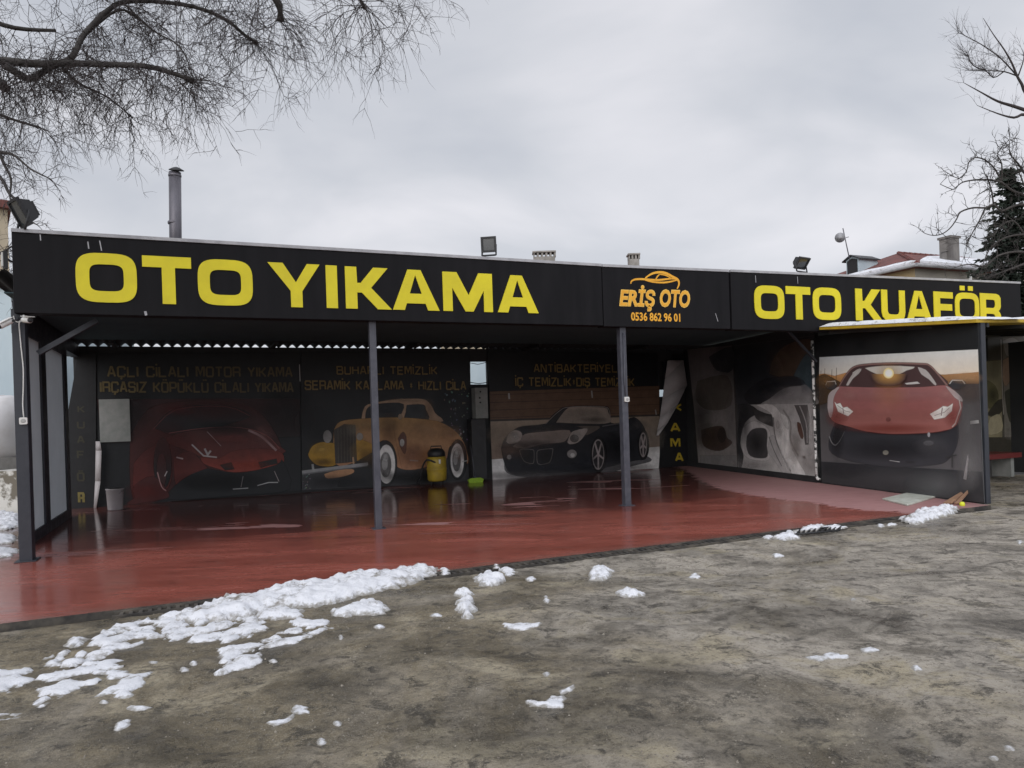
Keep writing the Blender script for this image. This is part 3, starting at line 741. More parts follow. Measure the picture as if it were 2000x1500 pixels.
def font_text(txt, fr, a0, a1, c0, c1, b, mat, parent, name, offset=0.0, shear=0.0):
    cu = bpy.data.curves.new('t', 'FONT'); cu.body = txt; cu.size = 1; cu.offset = offset; cu.shear = shear; cu.resolution_u = 3
    o = bpy.data.objects.new('t', cu); COL.objects.link(o)
    dg = bpy.context.evaluated_depsgraph_get(); dg.update()
    me = bpy.data.meshes.new_from_object(o.evaluated_get(dg))
    xs = [v.co.x for v in me.vertices]; ys = [v.co.y for v in me.vertices]
    kx = (a1 - a0) / (max(xs) - min(xs)); ky = (c1 - c0) / (max(ys) - min(ys))
    m = MB()
    m.v = [fr.p(a0 + (v.co.x - min(xs)) * kx, b, c0 + (v.co.y - min(ys)) * ky) for v in me.vertices]
    for p in me.polygons: m.face(tuple(p.vertices))
    bpy.data.objects.remove(o); bpy.data.curves.remove(cu); bpy.data.meshes.remove(me)
    return m.build(name, mat, parent)
for txt, x0, x1, y0, y1 in (('ERİŞ', 438, 716, 512, 706), ('OTO', 755, 988, 548, 680)):
    for grow_, bb_, mt_name, nm in ((.0, .004, 'orange_lt', 'lettering_outline'), (1.6, .007, 'orange', 'lettering')):
        a0, c0 = FR.hit(*zs3((x0 + grow_ * 4, y1 - grow_ * 4)), LB); a1, c1 = FR.hit(*zs3((x1 - grow_ * 4, y0 + grow_ * 4)), LB)
        font_text(txt, FR, a0, a1, c0, c1, LB - bb_, M[mt_name], sg2, nm, .045 if grow_ == 0 else .012, 0.18)
a0, c0 = FR.hit(1232.5, 626.5, LB); a1, c1 = FR.hit(1328, 613.5, LB)
font_text('0536 862 96 01', FR, a0, a1, c0, c1 + .01, LB - .004, M['orange'], sg2, 'phone_number', 0.028)

for q in SCR: scratch(*q)
# ------------------------------------------------------------------ posters
class Poster:
    """printed sheet: layers of flat printed shapes on one hanging sheet"""
    def __init__(s, fr, b): s.fr, s.b, s.m, s.k = fr, b, MB(), 0
    def lay(s): s.k += 1; return s.b - 0.004 - s.k * 0.0006
    def shape(s, pts, col, sm=0, col2=None, fe=.014):
        """outline in photo pixels; col2 = print colour at the lower edge"""
        P = smooth_line(list(pts) + [pts[0]], sm)[:-1] if sm else pts
        A = [s.fr.hit(x, y, s.b) for x, y in P]
        b = s.lay()
        c = col
        if col2:
            zs = [q[1] for q in A]; lo, hi = min(zs), max(zs)
            c = [tuple(col2[i] + (col[i] - col2[i]) * (q[1] - lo) / (hi - lo + 1e-9) for i in range(3)) for q in A]
        s.m.poly([s.fr.p(a, b, z) for a, z in A], 0, col=c)
        if fe:      # soft printed edge
            n = len(A); ar = sum(A[i][0] * A[(i + 1) % n][1] - A[(i + 1) % n][0] * A[i][1] for i in range(n)); sg = 1 if ar > 0 else -1
            O = []
            for i in range(n):
                p0, p1, p2 = Vector(A[i - 1]), Vector(A[i]), Vector(A[(i + 1) % n]); t = (p1 - p0).normalized() + (p2 - p1).normalized()
                t = t.normalized() if t.length > 1e-6 else (p1 - p0).normalized()
                O.append(p1 + Vector((t.y, -t.x)) * sg * fe)
            for i in range(n):
                j = (i + 1) % n; ci, cj = (c[i], c[j]) if isinstance(c, list) else (c, c)
                s.m.poly([s.fr.p(A[i][0], b, A[i][1]), s.fr.p(O[i].x, b, O[i].y), s.fr.p(O[j].x, b, O[j].y), s.fr.p(A[j][0], b, A[j][1])], 0, col=[(*ci[:3], 1), (*ci[:3], 0), (*cj[:3], 0), (*cj[:3], 1)])
    def blob(s, pos, rx, ry, col, al=.6, rot=0, n=20):
        """airbrushed highlight or shade in the printed picture"""
        x, y = pos; b = s.lay(); h = s.fr.hit(x, y, s.b); c = s.fr.p(h[0], b, h[1]); q = []; q2 = []
        for k in range(n):
            t = 2 * math.pi * k / n; dx, dy = math.cos(t), math.sin(t)
            for L, f in ((q, .5), (q2, 1)):
                g = s.fr.hit(x + f * (rx * dx * math.cos(rot) - ry * dy * math.sin(rot)), y + f * (rx * dx * math.sin(rot) + ry * dy * math.cos(rot)), s.b); L.append(s.fr.p(g[0], b, g[1]))
        for k in range(n):
            j = (k + 1) % n
            s.m.poly([c, q[k], q[j]], 0, col=[(*col, al), (*col, al * .55), (*col, al * .55)])
            s.m.poly([q[k], q2[k], q2[j], q[j]], 0, col=[(*col, al * .55), (*col, 0), (*col, 0), (*col, al * .55)])
    def line(s, pts, w, col, sm=0):
        P = smooth_line(pts, sm) if sm else pts
        A = [s.fr.hit(x, y, s.b) for x, y in P]; b = s.lay()
        flat_strokes(s.m, s.fr, stroke_poly(A, w), b, col=col)
    def ell(s, x, y, rx, ry, col, col2=None, n=28, rot=0):
        c_, s_ = math.cos(rot), math.sin(rot)
        s.shape([(x + rx * math.cos(t) * c_ - ry * math.sin(t) * s_, y + rx * math.cos(t) * s_ + ry * math.sin(t) * c_) for t in [2 * math.pi * k / n for k in range(n)]], col, 0, col2)
    def glow(s, x, y, rings):
        """printed sun: concentric rings (radius px, colour)"""
        b = s.lay(); n = 28; prev = None
        A0 = s.fr.hit(x, y, s.b); 
        for r, col in rings:
            cur = [s.fr.p(*(lambda h: (h[0], b, h[1]))(s.fr.hit(x + r * math.cos(2 * math.pi * k / n), y + r * math.sin(2 * math.pi * k / n), s.b))) for k in range(n)]
            if prev is None: s.m.poly(cur, 0, col=col)
            else:
                for k in range(n):
                    j = (k + 1) % n; s.m.poly([prev[0][k], cur[k], cur[j], prev[0][j]], 0, col=[prev[1], col, col, prev[1]])
            prev = (cur, col)
    def fan(s, x, y, pts, cc, ce):
        """printed glow: colour cc in the middle fading to ce along the outline"""
        b = s.lay(); h = s.fr.hit(x, y, s.b); c = s.fr.p(h[0], b, h[1])
        q = [s.fr.p(*(lambda g: (g[0], b, g[1]))(s.fr.hit(px_, py_, s.b))) for px_, py_ in pts]
        for i in range(len(q) - 1): s.m.poly([c, q[i], q[i + 1]], 0, col=[cc, ce, ce])
    def text(s, txt, x0, x1, y0, y1, col, thick=.155, gap=.42):
        a0, c0 = s.fr.hit(x0, y1, s.b); a1, c1 = s.fr.hit(x1, y0, s.b)
        a0b, c0b = s.fr.hit(x0, y0, s.b); a1b, c1b = s.fr.hit(x1, y1, s.b)
        H = c0b - c0; st = H * thick; b = s.lay(); s.k += 2
        dz = (c1b - c0) / (a1 - a0)
        for k, qs in enumerate(text_strokes(txt, a1 - a0, H, st, gap)):
            for q in qs: s.m.poly([s.fr.p(a0 + v[0], b - (k % 5) * .0002, c0 + v[1] + dz * v[0]) for v in q], 0, col=col)
    def scatter(s, region, n, col, r=(.6, 1.8), seed=1):
        rg = random.Random(seed)
        for k in range(n):
            x = rg.uniform(region[0], region[2]); y = rg.uniform(region[1], region[3]); q = rg.uniform(*r)
            A = [s.fr.hit(x + q * math.cos(t) * rg.uniform(.5, 1.2), y + q * math.sin(t) * rg.uniform(.5, 1.6), s.b) for t in (0, 1.2, 2.5, 3.8, 5.1)]
            b = s.b - 0.004 - (s.k + 1) * 0.0006 - (k % 7) * .0002
            s.m.poly([s.fr.p(a, b, z) for a, z in A], 0, col=tuple(c * rg.uniform(.4, 1.1) for c in col))
        s.k += 2
    def build(s, name, label, cat='poster', group=None, thick=0.006, outline=None, mat_=None):
        if outline:
            A = [s.fr.hit(x, y, s.b) for x, y in outline]
            s.m.prism(s.fr, A, s.b - .0035, s.b - .0035 + thick)
            for k in range(len(s.m.c)):
                if s.m.c[k] is None: s.m.c[k] = s.base
        o = s.m.build(name, mat_ or M['print_']); tag(o, label, cat, group); return o
def T(ox, oy, k=.25): return lambda pts: [(ox + x * k, oy + y * k) for x, y in pts]
BK = (0.013, 0.0145, 0.017)
TXT = (0.185, 0.135, 0.055); T2 = (0.25, 0.17, 0.06)
z5, z6_, z7, z8l = T(0, 600), T(480, 680), T(920, 660), T(1280, 640)

# poster 1: dark red car
P = Poster(FR, TB - .02); P.base = BK
P.shape(z5([(760, 720), (2340, 715), (2345, 1010), (800, 1060)]), (0.040, 0.013, 0.014), 0, (0.022, 0.012, 0.012))
P.shape([(255, 850), (290, 800), (350, 785), (430, 783), (500, 800), (540, 850), (552, 890), (540, 915), (470, 925), (420, 930), (330, 970), (262, 975)], (0.05, 0.014, 0.013), 4, (0.06, 0.014, 0.013))
P.shape([(300, 835), (345, 797), (440, 792), (490, 812), (420, 835), (350, 850)], (0.012, 0.012, 0.015), 4)
P.shape([(318, 862), (345, 848), (400, 838), (470, 836), (512, 848), (540, 868), (552, 886), (430, 896), (396, 892), (362, 878)], (0.075, 0.019, 0.017), 3, (0.15, 0.03, 0.024))
P.shape([(392, 893), (428, 896), (452, 882), (500, 876), (540, 880), (554, 890), (548, 910), (506, 917), (456, 922), (424, 914), (398, 905)], (0.15, 0.028, 0.022), 2, (0.34, 0.058, 0.036))
P.shape([(262, 905), (285, 880), (312, 868), (330, 890), (336, 915), (330, 950), (300, 975), (264, 965)], (0.07, 0.016, 0.014), 3, (0.13, 0.022, 0.019))
P.shape([(340, 893), (372, 882), (398, 906), (405, 920), (372, 930), (345, 948)], (0.09, 0.018, 0.016), 3, (0.16, 0.026, 0.02))
P.shape([(430, 908), (452, 903), (458, 916), (440, 918)], (0.015, 0.012, 0.012), 0); P.shape([(505, 903), (540, 896), (542, 905), (510, 913)], (0.015, 0.012, 0.012), 0)
P.line([(330, 846), (400, 836), (470, 835), (520, 850), (546, 876)], .012, (0.34, 0.10, 0.09), 3); P.line([(300, 838), (345, 800), (440, 794), (488, 812)], .010, (0.22, 0.06, 0.055), 3)
P.shape([(405, 915), (470, 924), (540, 908), (552, 900), (566, 955), (480, 965), (330, 975), (360, 935)], BK, 3)
P.ell(318, 905, 17, 50, (0.012, 0.012, 0.013)); P.ell(316, 920, 9, 34, (0.05, 0.02, 0.02))
P.shape([(265, 972), (250, 985), (315, 975), (330, 965), (300, 930), (262, 950)], (0.07, 0.017, 0.016), 3)
P.line([(375, 868), (398, 890), (424, 893)], .03, (0.5, 0.45, 0.45)); P.line([(400, 876), (406, 888), (412, 880)], .04, (0.45, 0.40, 0.40))
P.line([(485, 840), (510, 852), (532, 872), (540, 880)], .05, (0.35, 0.22, 0.22), 3)
P.line([(405, 843), (432, 871)], .012, (0.4, 0.3, 0.3)); P.line([(345, 893), (358, 896)], .03, (0.5, 0.42, 0.42))
P.line([(308, 922), (316, 950), (325, 958)], .02, (0.5, 0.3, 0.3), 3); P.line([(322, 930), (327, 920)], .02, (0.5, 0.45, 0.45))
P.line([(455, 955), (485, 953)], .02, (0.6, 0.6, 0.6)); P.line([(503, 948), (525, 942), (543, 942)], .02, (0.6, 0.6, 0.6)); P.line([(475, 930), (471, 951)], .014, (0.45, 0.4, 0.4)); P.line([(536, 920), (545, 940)], .014, (0.4, 0.35, 0.35))
for x, y, rx, ry, c, a in ((420, 800, 130, 28, (.10, .02, .02), .5), (330, 870, 60, 60, (.10, .018, .016), .5), (480, 908, 60, 9, (.5, .09, .055), .4), (450, 858, 60, 10, (.30, .08, .07), .5), (290, 960, 50, 22, (.16, .026, .023), .5), (420, 940, 110, 22, (.01, .01, .011), .7), (515, 850, 22, 30, (.36, .16, .15), .4), (440, 835, 70, 16, (.012, .012, .014), .6), (345, 800, 40, 14, (.2, .05, .05), .4), (560, 800, 60, 60, (.014, .013, .016), .6), (260, 800, 50, 60, (.014, .013, .016), .6)):
    P.blob((x, y), rx, ry, c, a)
T1 = tuple(c * .72 for c in TXT)
P.text('AÇLI CİLALI MOTOR YIKAMA', 210, 571, 715, 737, T1)
P.text('IRÇASIZ KÖPÜKLÜ CİLALI YIKAMA', 196, 573, 745, 767, T1)
P.line([(585, 712), (586, 745)], .02, (0.5, 0.5, 0.5))
P.build('poster', 'dark back wall poster printed with a red sports car', group='posters on the back wall', outline=[(190, 690), (586, 688), (588, 958), (315, 981), (192, 992)])

# poster 2: yellow vintage car
P = Poster(FR, TB - .02); P.base = BK
YC = (0.50, 0.25, 0.14); YD = (0.36, 0.205, 0.075); YT = (0.44, 0.29, 0.19)
P.shape(z6_([(440, 960), (520, 950), (1000, 930), (1740, 850), (1850, 1000), (1850, 1040), (1000, 1080), (440, 1110)]), (0.05, 0.05, 0.055))
P.scatter((868, 760, 918, 860), 46, (0.32, 0.33, 0.36), (.8, 2.6), 3)
P.scatter((592, 922, 606, 955), 30, (0.45, 0.45, 0.45), (.4, 1.2), 5)
P.shape(z6_([(905, 560), (922, 480), (960, 440), (1100, 412), (1250, 398), (1380, 400), (1435, 432), (1475, 505), (1505, 580)]), YT, 4)
P.shape(z6_([(935, 548), (945, 482), (985, 450), (1100, 430), (1232, 438), (1205, 530), (1190, 548)]), (0.022, 0.024, 0.027), 3)
P.shape(z6_([(1258, 445), (1385, 442), (1405, 480), (1425, 562), (1250, 562), (1252, 500)]), (0.03, 0.034, 0.04), 3)
P.shape(z6_([(690, 640), (740, 575), (900, 553), (1190, 543), (1440, 562), (1525, 582), (1625, 640), (1690, 715), (1725, 810), (1735, 890), (1690, 900), (1600, 760), (1560, 880), (1500, 900), (1320, 945), (1195, 932), (1150, 850), (1090, 720), (1010, 760), (870, 880), (700, 900)]), YD, 4, YC)
P.shape(z6_([(490, 830), (520, 770), (580, 738), (650, 740), (700, 760), (705, 905), (575, 915), (510, 870)]), (0.42, 0.24, 0.03), 4, (0.5, 0.28, 0.03))
P.shape(z6_([(870, 700), (1000, 760), (990, 810), (900, 890), (840, 900)]), (0.45, 0.25, 0.04), 3)
P.shape(z6_([(690, 640), (770, 595), (855, 600), (868, 885), (702, 900)]), (0.06, 0.052, 0.046), 0)
for k in range(6): P.line(z6_([(720 + k * 24, 625 - k * 4), (724 + k * 24, 895 - k * 2)]), .010, (0.14, 0.12, 0.10))
P.ell(*z6_([(638, 690)])[0], 8, 12, (0.35, 0.33, 0.32)); P.ell(*z6_([(890, 690)])[0], 6, 7, (0.32, 0.29, 0.26)); P.ell(*z6_([(1205, 535)])[0], 3.5, 5, (0.3, 0.22, 0.15))
P.shape(z6_([(860, 890), (1010, 800), (1000, 1075), (720, 1080), (740, 960)]), (0.018, 0.018, 0.02))
P.line(z6_([(440, 968), (700, 935), (955, 903)]), .07, (0.36, 0.36, 0.37)); P.line(z6_([(440, 985), (700, 952), (950, 918)]), .02, (0.2, 0.2, 0.21))
P.line(z6_([(522, 905), (528, 955)]), .05, (0.4, 0.4, 0.4)); P.line(z6_([(838, 850), (842, 905)]), .04, (0.5, 0.32, 0.2))
P.shape(z6_([(615, 985), (700, 958), (825, 945), (840, 970), (760, 1000), (640, 1015)]), (0.55, 0.30, 0.16), 3)
P.ell(*z6_([(1090, 900)])[0], 22.5, 45, (0.02, 0.02, 0.022)); P.ell(*z6_([(1098, 905)])[0], 16.5, 37.5, (0.85, 0.82, 0.81)); P.ell(*z6_([(1092, 910)])[0], 10.5, 24, (0.13, 0.12, 0.12)); P.ell(*z6_([(1085, 905)])[0], 5.5, 12, (0.34, 0.33, 0.33))
P.ell(*z6_([(1655, 870)])[0], 17.5, 39, (0.02, 0.02, 0.022)); P.ell(*z6_([(1650, 876)])[0], 12.5, 32.5, (0.80, 0.77, 0.76)); P.ell(*z6_([(1645, 876)])[0], 7.5, 21, (0.13, 0.12, 0.12)); P.ell(*z6_([(1636, 872)])[0], 4, 10, (0.36, 0.35, 0.35))
P.shape(z6_([(1190, 705), (1225, 655), (1250, 690), (1252, 770), (1240, 825), (1205, 765)]), (0.12, 0.05, 0.035), 3); P.ell(*z6_([(1220, 738)])[0], 4, 7, (0.42, 0.4, 0.38))
P.line(z6_([(1150, 600), (1170, 720), (1215, 930)]), .008, (0.25, 0.12, 0.05)); P.line(z6_([(1280, 875), (1345, 880)]), .03, (0.5, 0.4, 0.35)); P.line(z6_([(1690, 885), (1730, 878)]), .025, (0.45, 0.45, 0.45))
for (x, y), rx, ry, c, a in ((z6_([(1000, 600)])[0], 70, 14, (.46, .30, .14), .5), (z6_([(1400, 640)])[0], 50, 26, (.46, .27, .15), .5), (z6_([(1300, 830)])[0], 36, 30, (.24, .10, .06), .6), (z6_([(1120, 640)])[0], 20, 40, (.17, .09, .05), .5),
        (z6_([(590, 790)])[0], 26, 16, (.62, .40, .10), .6), (z6_([(600, 890)])[0], 28, 10, (.18, .10, .03), .7), (z6_([(900, 800)])[0], 26, 22, (.5, .30, .08), .5), (z6_([(960, 860)])[0], 22, 22, (.12, .07, .03), .6), (z6_([(1600, 680)])[0], 26, 22, (.48, .26, .14), .5),
        (z6_([(1660, 800)])[0], 20, 26, (.2, .09, .05), .6), (z6_([(1330, 470)])[0], 14, 12, (.10, .11, .12), .5), (z6_([(1090, 480)])[0], 30, 8, (.07, .07, .08), .6), (z6_([(1430, 480)])[0], 12, 24, (.22, .14, .09), .5), (z6_([(1250, 408)])[0], 50, 5, (.46, .34, .24), .5),
        (z6_([(1300, 1010)])[0], 90, 16, (.012, .012, .013), .8), (z6_([(700, 1040)])[0], 70, 16, (.03, .03, .034), .7), (z6_([(1450, 930)])[0], 30, 8, (.4, .22, .14), .4), (z6_([(560, 600)])[0], 46, 40, (.035, .036, .04), .5), (z6_([(1640, 470)])[0], 50, 60, (.04, .043, .05), .5), (z6_([(780, 740)])[0], 22, 40, (.10, .08, .065), .5), (z6_([(840, 640)])[0], 14, 14, (.3, .26, .2), .5)):
    P.blob((x, y), rx, ry, c, a)
for cx_, cy_ in ((1096, 905), (1650, 876)):
    P.blob(z6_([(cx_ - 6, cy_ - 60)])[0], 9, 12, (.8, .78, .77), .5); P.blob(z6_([(cx_ + 10, cy_ + 70)])[0], 10, 12, (.25, .24, .24), .6)
P.text('BUHARLI TEMİZLİK', 657, 853, 715, 732, T2)
P.text('SERAMİK KAPLAMA * HIZLI CİLA', 595, 909, 743, 762, T2)
P.build('poster', 'dark back wall poster printed with a yellow vintage car on white wall tyres', group='posters on the back wall', outline=[(588, 688), (918, 686), (922, 935), (740, 949), (590, 960)])

# poster 3: black roadster
P = Poster(FR, TB - .05); P.base = BK
P.shape(z7([(145, 420), (1470, 375), (1470, 600), (150, 640)]), (0.14, 0.08, 0.05))
for k in range(7): P.line(z7([(147, 445 + k * 30), (1468, 402 + k * 29)]), .012, (0.15, 0.09, 0.06) if k % 2 else (0.05, 0.03, 0.025))
P.shape(z7([(150, 640), (1470, 600), (1470, 850), (163, 950)]), (0.33, 0.26, 0.20), 0, (0.26, 0.19, 0.155))
P.shape(z7([(163, 950), (1470, 850), (1472, 1030), (170, 1137)]), (0.74, 0.72, 0.72), 0, (0.86, 0.84, 0.84))
P.line(z7([(150, 645), (1470, 603)]), .05, (0.05, 0.045, 0.04))
P.line(z7([(294, 432), (298, 478)]), .05, (0.40, 0.38, 0.36)); P.line(z7([(940, 412), (946, 468)]), .045, (0.38, 0.36, 0.34)); P.line(z7([(1438, 560), (1445, 600)]), .045, (0.3, 0.28, 0.26))
P.shape(z7([(260, 985), (480, 1040), (930, 1030), (1040, 960), (1290, 900), (1380, 930), (1400, 962), (1250, 1000), (1100, 1045), (900, 1082), (440, 1085), (280, 1050)]), (0.13, 0.125, 0.135), 3)
P.shape(z7([(236, 860), (262, 785), (330, 722), (400, 692), (575, 672), (630, 610), (690, 562), (735, 540), (880, 530), (1040, 534), (1082, 562), (1092, 665), (1190, 655), (1270, 620), (1335, 675), (1368, 760), (1372, 890), (1340, 950), (1280, 955), (1040, 1015), (940, 1060), (480, 1075), (320, 1060), (262, 985)]), (0.02, 0.021, 0.026), 3)
P.shape(z7([(665, 660), (700, 610), (745, 558), (800, 540), (1035, 545), (1068, 580), (1082, 660), (900, 668)]), (0.33, 0.265, 0.22), 3, (0.26, 0.215, 0.185))
P.line(z7([(580, 672), (640, 612), (700, 562), (745, 543), (880, 534), (1040, 538), (1078, 570), (1088, 660)]), .018, (0.26, 0.22, 0.2), 3)
P.shape(z7([(600, 665), (650, 612), (705, 568), (735, 556), (690, 610), (655, 660)]), (0.03, 0.03, 0.032), 0)
P.shape(z7([(395, 790), (420, 752), (560, 735), (765, 722), (745, 790), (700, 815), (560, 828), (430, 860), (330, 850), (345, 830)]), (0.30, 0.235, 0.21), 3, (0.14, 0.115, 0.105))
P.shape(z7([(820, 690), (1000, 690), (960, 730), (890, 760), (900, 715)]), (0.11, 0.09, 0.08), 3)
P.shape(z7([(275, 810), (290, 755), (335, 722), (385, 735), (396, 775), (360, 815), (300, 826)]), (0.36, 0.31, 0.29), 3)
P.shape(z7([(752, 812), (775, 750), (810, 725), (905, 708), (880, 765), (830, 815), (770, 828)]), (0.36, 0.31, 0.29), 3); P.ell(*z7([(805, 785)])[0], 8, 7, (0.09, 0.08, 0.08))
for q in ([(375, 880), (400, 868), (475, 872), (490, 890), (488, 965), (470, 980), (410, 960)], [(512, 895), (530, 875), (625, 865), (636, 880), (620, 955), (590, 980), (520, 982)]):
    P.line(smooth_line(z7(q) + [z7(q)[0]], 3), .014, (0.22, 0.2, 0.19))
P.ell(*z7([(785, 905)])[0], 9, 8, (0.26, 0.24, 0.24)); P.ell(*z7([(790, 915)])[0], 4, 4, (0.5, 0.48, 0.48)); P.ell(*z7([(296, 930)])[0], 4, 4, (0.4, 0.38, 0.38))
for cx, cy, rx, ry in ((990, 910, 46, 118), (1340, 835, 28, 95)):
    X, Y = z7([(cx, cy)])[0]
    P.ell(X + 1, Y, rx * .25 + 3.5, ry * .25 + 5, (0.012, 0.012, 0.014)); P.ell(X, Y, rx * .25, ry * .25, (0.34, 0.30, 0.30)); P.ell(X, Y, rx * .25 - 1.8, ry * .25 - 3, (0.03, 0.028, 0.03))
    for k in range(5):
        t = k * 2 * math.pi / 5 + .3
        P.line([(X, Y), (X + rx * .24 * math.cos(t), Y + ry * .24 * math.sin(t))], .05, (0.36, 0.31, 0.31))
P.ell(*z7([(1178, 748)])[0], 1.5, 2.5, (0.7, 0.7, 0.7))
P.line(z7([(1020, 690), (1080, 680), (1180, 665)]), .03, (0.13, 0.12, 0.12))
for (x, y), rx, ry, c, a in ((z7([(560, 1075)])[0], 150, 12, (.10, .095, .10), .85), (z7([(1200, 1010)])[0], 70, 10, (.12, .115, .12), .7), (z7([(250, 760)])[0], 40, 24, (.36, .29, .23), .5), (z7([(1420, 760)])[0], 26, 40, (.34, .30, .26), .5), (z7([(300, 880)])[0], 40, 20, (.20, .13, .10), .5),
        (z7([(560, 700)])[0], 60, 8, (.10, .09, .085), .5), (z7([(600, 770)])[0], 60, 16, (.33, .27, .24), .5), (z7([(480, 830)])[0], 50, 10, (.09, .07, .065), .7), (z7([(860, 600)])[0], 46, 14, (.34, .28, .24), .5), (z7([(960, 640)])[0], 30, 8, (.10, .085, .075), .6), (z7([(335, 770)])[0], 10, 10, (.5, .46, .44), .5), (z7([(820, 760)])[0], 12, 12, (.5, .46, .44), .4),
        (z7([(1150, 720)])[0], 40, 14, (.07, .072, .085), .6), (z7([(1130, 850)])[0], 40, 30, (.008, .008, .01), .6), (z7([(1300, 680)])[0], 20, 12, (.12, .115, .12), .5), (z7([(650, 1010)])[0], 80, 10, (.05, .052, .065), .5), (z7([(330, 960)])[0], 18, 18, (.06, .062, .075), .5), (z7([(900, 960)])[0], 30, 20, (.04, .042, .055), .5), (z7([(430, 920)])[0], 18, 22, (.05, .047, .045), .5), (z7([(575, 920)])[0], 18, 22, (.05, .047, .045), .5)):
    P.blob((x, y), rx, ry, c, a)
P.text('ANTİBAKTERİYEL', 1041, 1204, 711, 728, T2)
P.text('İÇ TEMİZLİK*DIŞ TEMİZLİK', 1005, 1237, 737, 755, T2)
P.build('poster', 'back wall poster printed with a black open roadster on pale ground', group='posters on the back wall', outline=[(953, 684), (1284, 690), (1288, 917), (962, 944)])

# right wall: two wheel pictures
P = Poster(WR, 0.0); P.base = (0.05, 0.045, 0.045)
P.shape(z8l([(250, 170), (600, 140), (620, 600), (640, 1110), (340, 1080), (300, 600)]), (0.16, 0.14, 0.14), 0, (0.34, 0.31, 0.30))
P.shape(z8l([(330, 420), (560, 380), (590, 600), (420, 640), (320, 560)]), (0.13, 0.11, 0.095), 4)
P.shape(z8l([(420, 230), (600, 150), (600, 330), (480, 330)]), (0.05, 0.05, 0.055), 3)
P.shape(z8l([(360, 800), (520, 770), (560, 860), (600, 900), (500, 960), (380, 920)]), (0.09, 0.06, 0.05), 4)
P.ell(*z8l([(520, 840)])[0], 8, 14, (0.04, 0.03, 0.03))
P.shape(z8l([(350, 1000), (630, 1000), (640, 1105), (350, 1070)]), (0.26, 0.25, 0.25))
for (x, y), rx, ry, c, a in ((z8l([(450, 520)])[0], 50, 40, (.20, .17, .15), .5), (z8l([(540, 260)])[0], 30, 40, (.07, .07, .08), .6), (z8l([(440, 860)])[0], 40, 30, (.08, .055, .045), .6), (z8l([(560, 1040)])[0], 40, 20, (.42, .40, .39), .5), (z8l([(360, 700)])[0], 24, 60, (.06, .055, .055), .6), (z8l([(600, 720)])[0], 16, 60, (.28, .26, .26), .5)):
    P.blob((x, y), rx, ry, c, a)
P.build('poster', 'dim grey brown picture of a car being washed, deepest on the right wall', group='pictures on the right wall', outline=z8l([(250, 165), (600, 135), (640, 600), (642, 1112), (335, 1085), (300, 600)]))
P = Poster(WR, 0.0); P.base = (0.06, 0.06, 0.065)
P.shape(z8l([(610, 150), (1235, 70), (1250, 590), (635, 605)]), (0.035, 0.037, 0.042), 0, (0.05, 0.052, 0.06))
P.shape(z8l([(890, 360), (920, 250), (1010, 150), (1150, 90), (1230, 120), (1160, 260), (1080, 380), (960, 380)]), (0.085, 0.058, 0.042), 4)
P.shape(z8l([(1080, 380), (1160, 230), (1238, 190), (1245, 520), (1180, 440)]), (0.06, 0.085, 0.10), 3)
P.shape(z8l([(820, 600), (930, 520), (1080, 440), (1180, 450), (1250, 540), (1250, 600)]), (0.20, 0.19, 0.20), 3, (0.34, 0.33, 0.33))
P.shape(z8l([(860, 400), (1080, 380), (1170, 440), (1000, 470), (880, 560), (760, 600), (700, 520)]), (0.03, 0.03, 0.036), 3)
P.shape(z8l([(640, 606), (1250, 590), (1262, 1166), (652, 1110)]), (0.46, 0.44, 0.44), 0, (0.56, 0.54, 0.53))
P.shape(z8l([(640, 606), (740, 604), (800, 660), (700, 740), (665, 900), (690, 1000), (655, 1110)]), (0.045, 0.045, 0.05), 3)
P.shape(z8l([(760, 625), (860, 670), (930, 690), (945, 770), (900, 765), (830, 735), (785, 700)]), (0.06, 0.057, 0.058), 3)
P.shape(z8l([(690, 780), (770, 730), (860, 770), (900, 830), (880, 930), (890, 1030), (760, 1030), (690, 980), (680, 880)]), (0.62, 0.59, 0.59), 4)
P.shape(z8l([(718, 850), (760, 796), (845, 786), (876, 822), (872, 920), (878, 1000), (830, 1018), (745, 1000), (714, 930)]), (0.085, 0.08, 0.085), 3)
P.shape(z8l([(790, 604), (915, 602), (990, 680), (1040, 750), (1052, 900), (1110, 1030), (1175, 1152), (1080, 1150), (980, 1000), (930, 860), (920, 700), (880, 650)]), (0.74, 0.71, 0.70), 3, (0.84, 0.82, 0.81))
P.shape(z8l([(900, 860), (930, 850), (990, 1000), (1070, 1148), (1010, 1145), (930, 1030), (880, 960)]), (0.50, 0.48, 0.48), 3)
P.line(z8l([(925, 700), (940, 860), (1000, 1010), (1060, 1120)]), .05, (0.20, 0.19, 0.19), 3); P.line(z8l([(890, 850), (930, 960), (990, 1080)]), .035, (0.22, 0.21, 0.21), 3)
P.line(z8l([(1000, 640), (1060, 740), (1060, 880), (1120, 1000)]), .05, (0.30, 0.28, 0.275), 3)
P.shape(z8l([(980, 668), (1030, 700), (1045, 790), (1010, 760), (985, 700)]), (0.66, 0.64, 0.63), 3)
P.shape(z8l([(1090, 606), (1190, 604), (1206, 700), (1200, 910), (1175, 912), (1160, 800), (1130, 700)]), (0.11, 0.10, 0.10), 0)
P.line(z8l([(1130, 610), (1180, 740), (1190, 900)]), .035, (0.36, 0.34, 0.34), 3)
P.shape(z8l([(1112, 740), (1138, 752), (1160, 850), (1142, 862), (1118, 800)]), (0.12, 0.065, 0.05), 2)
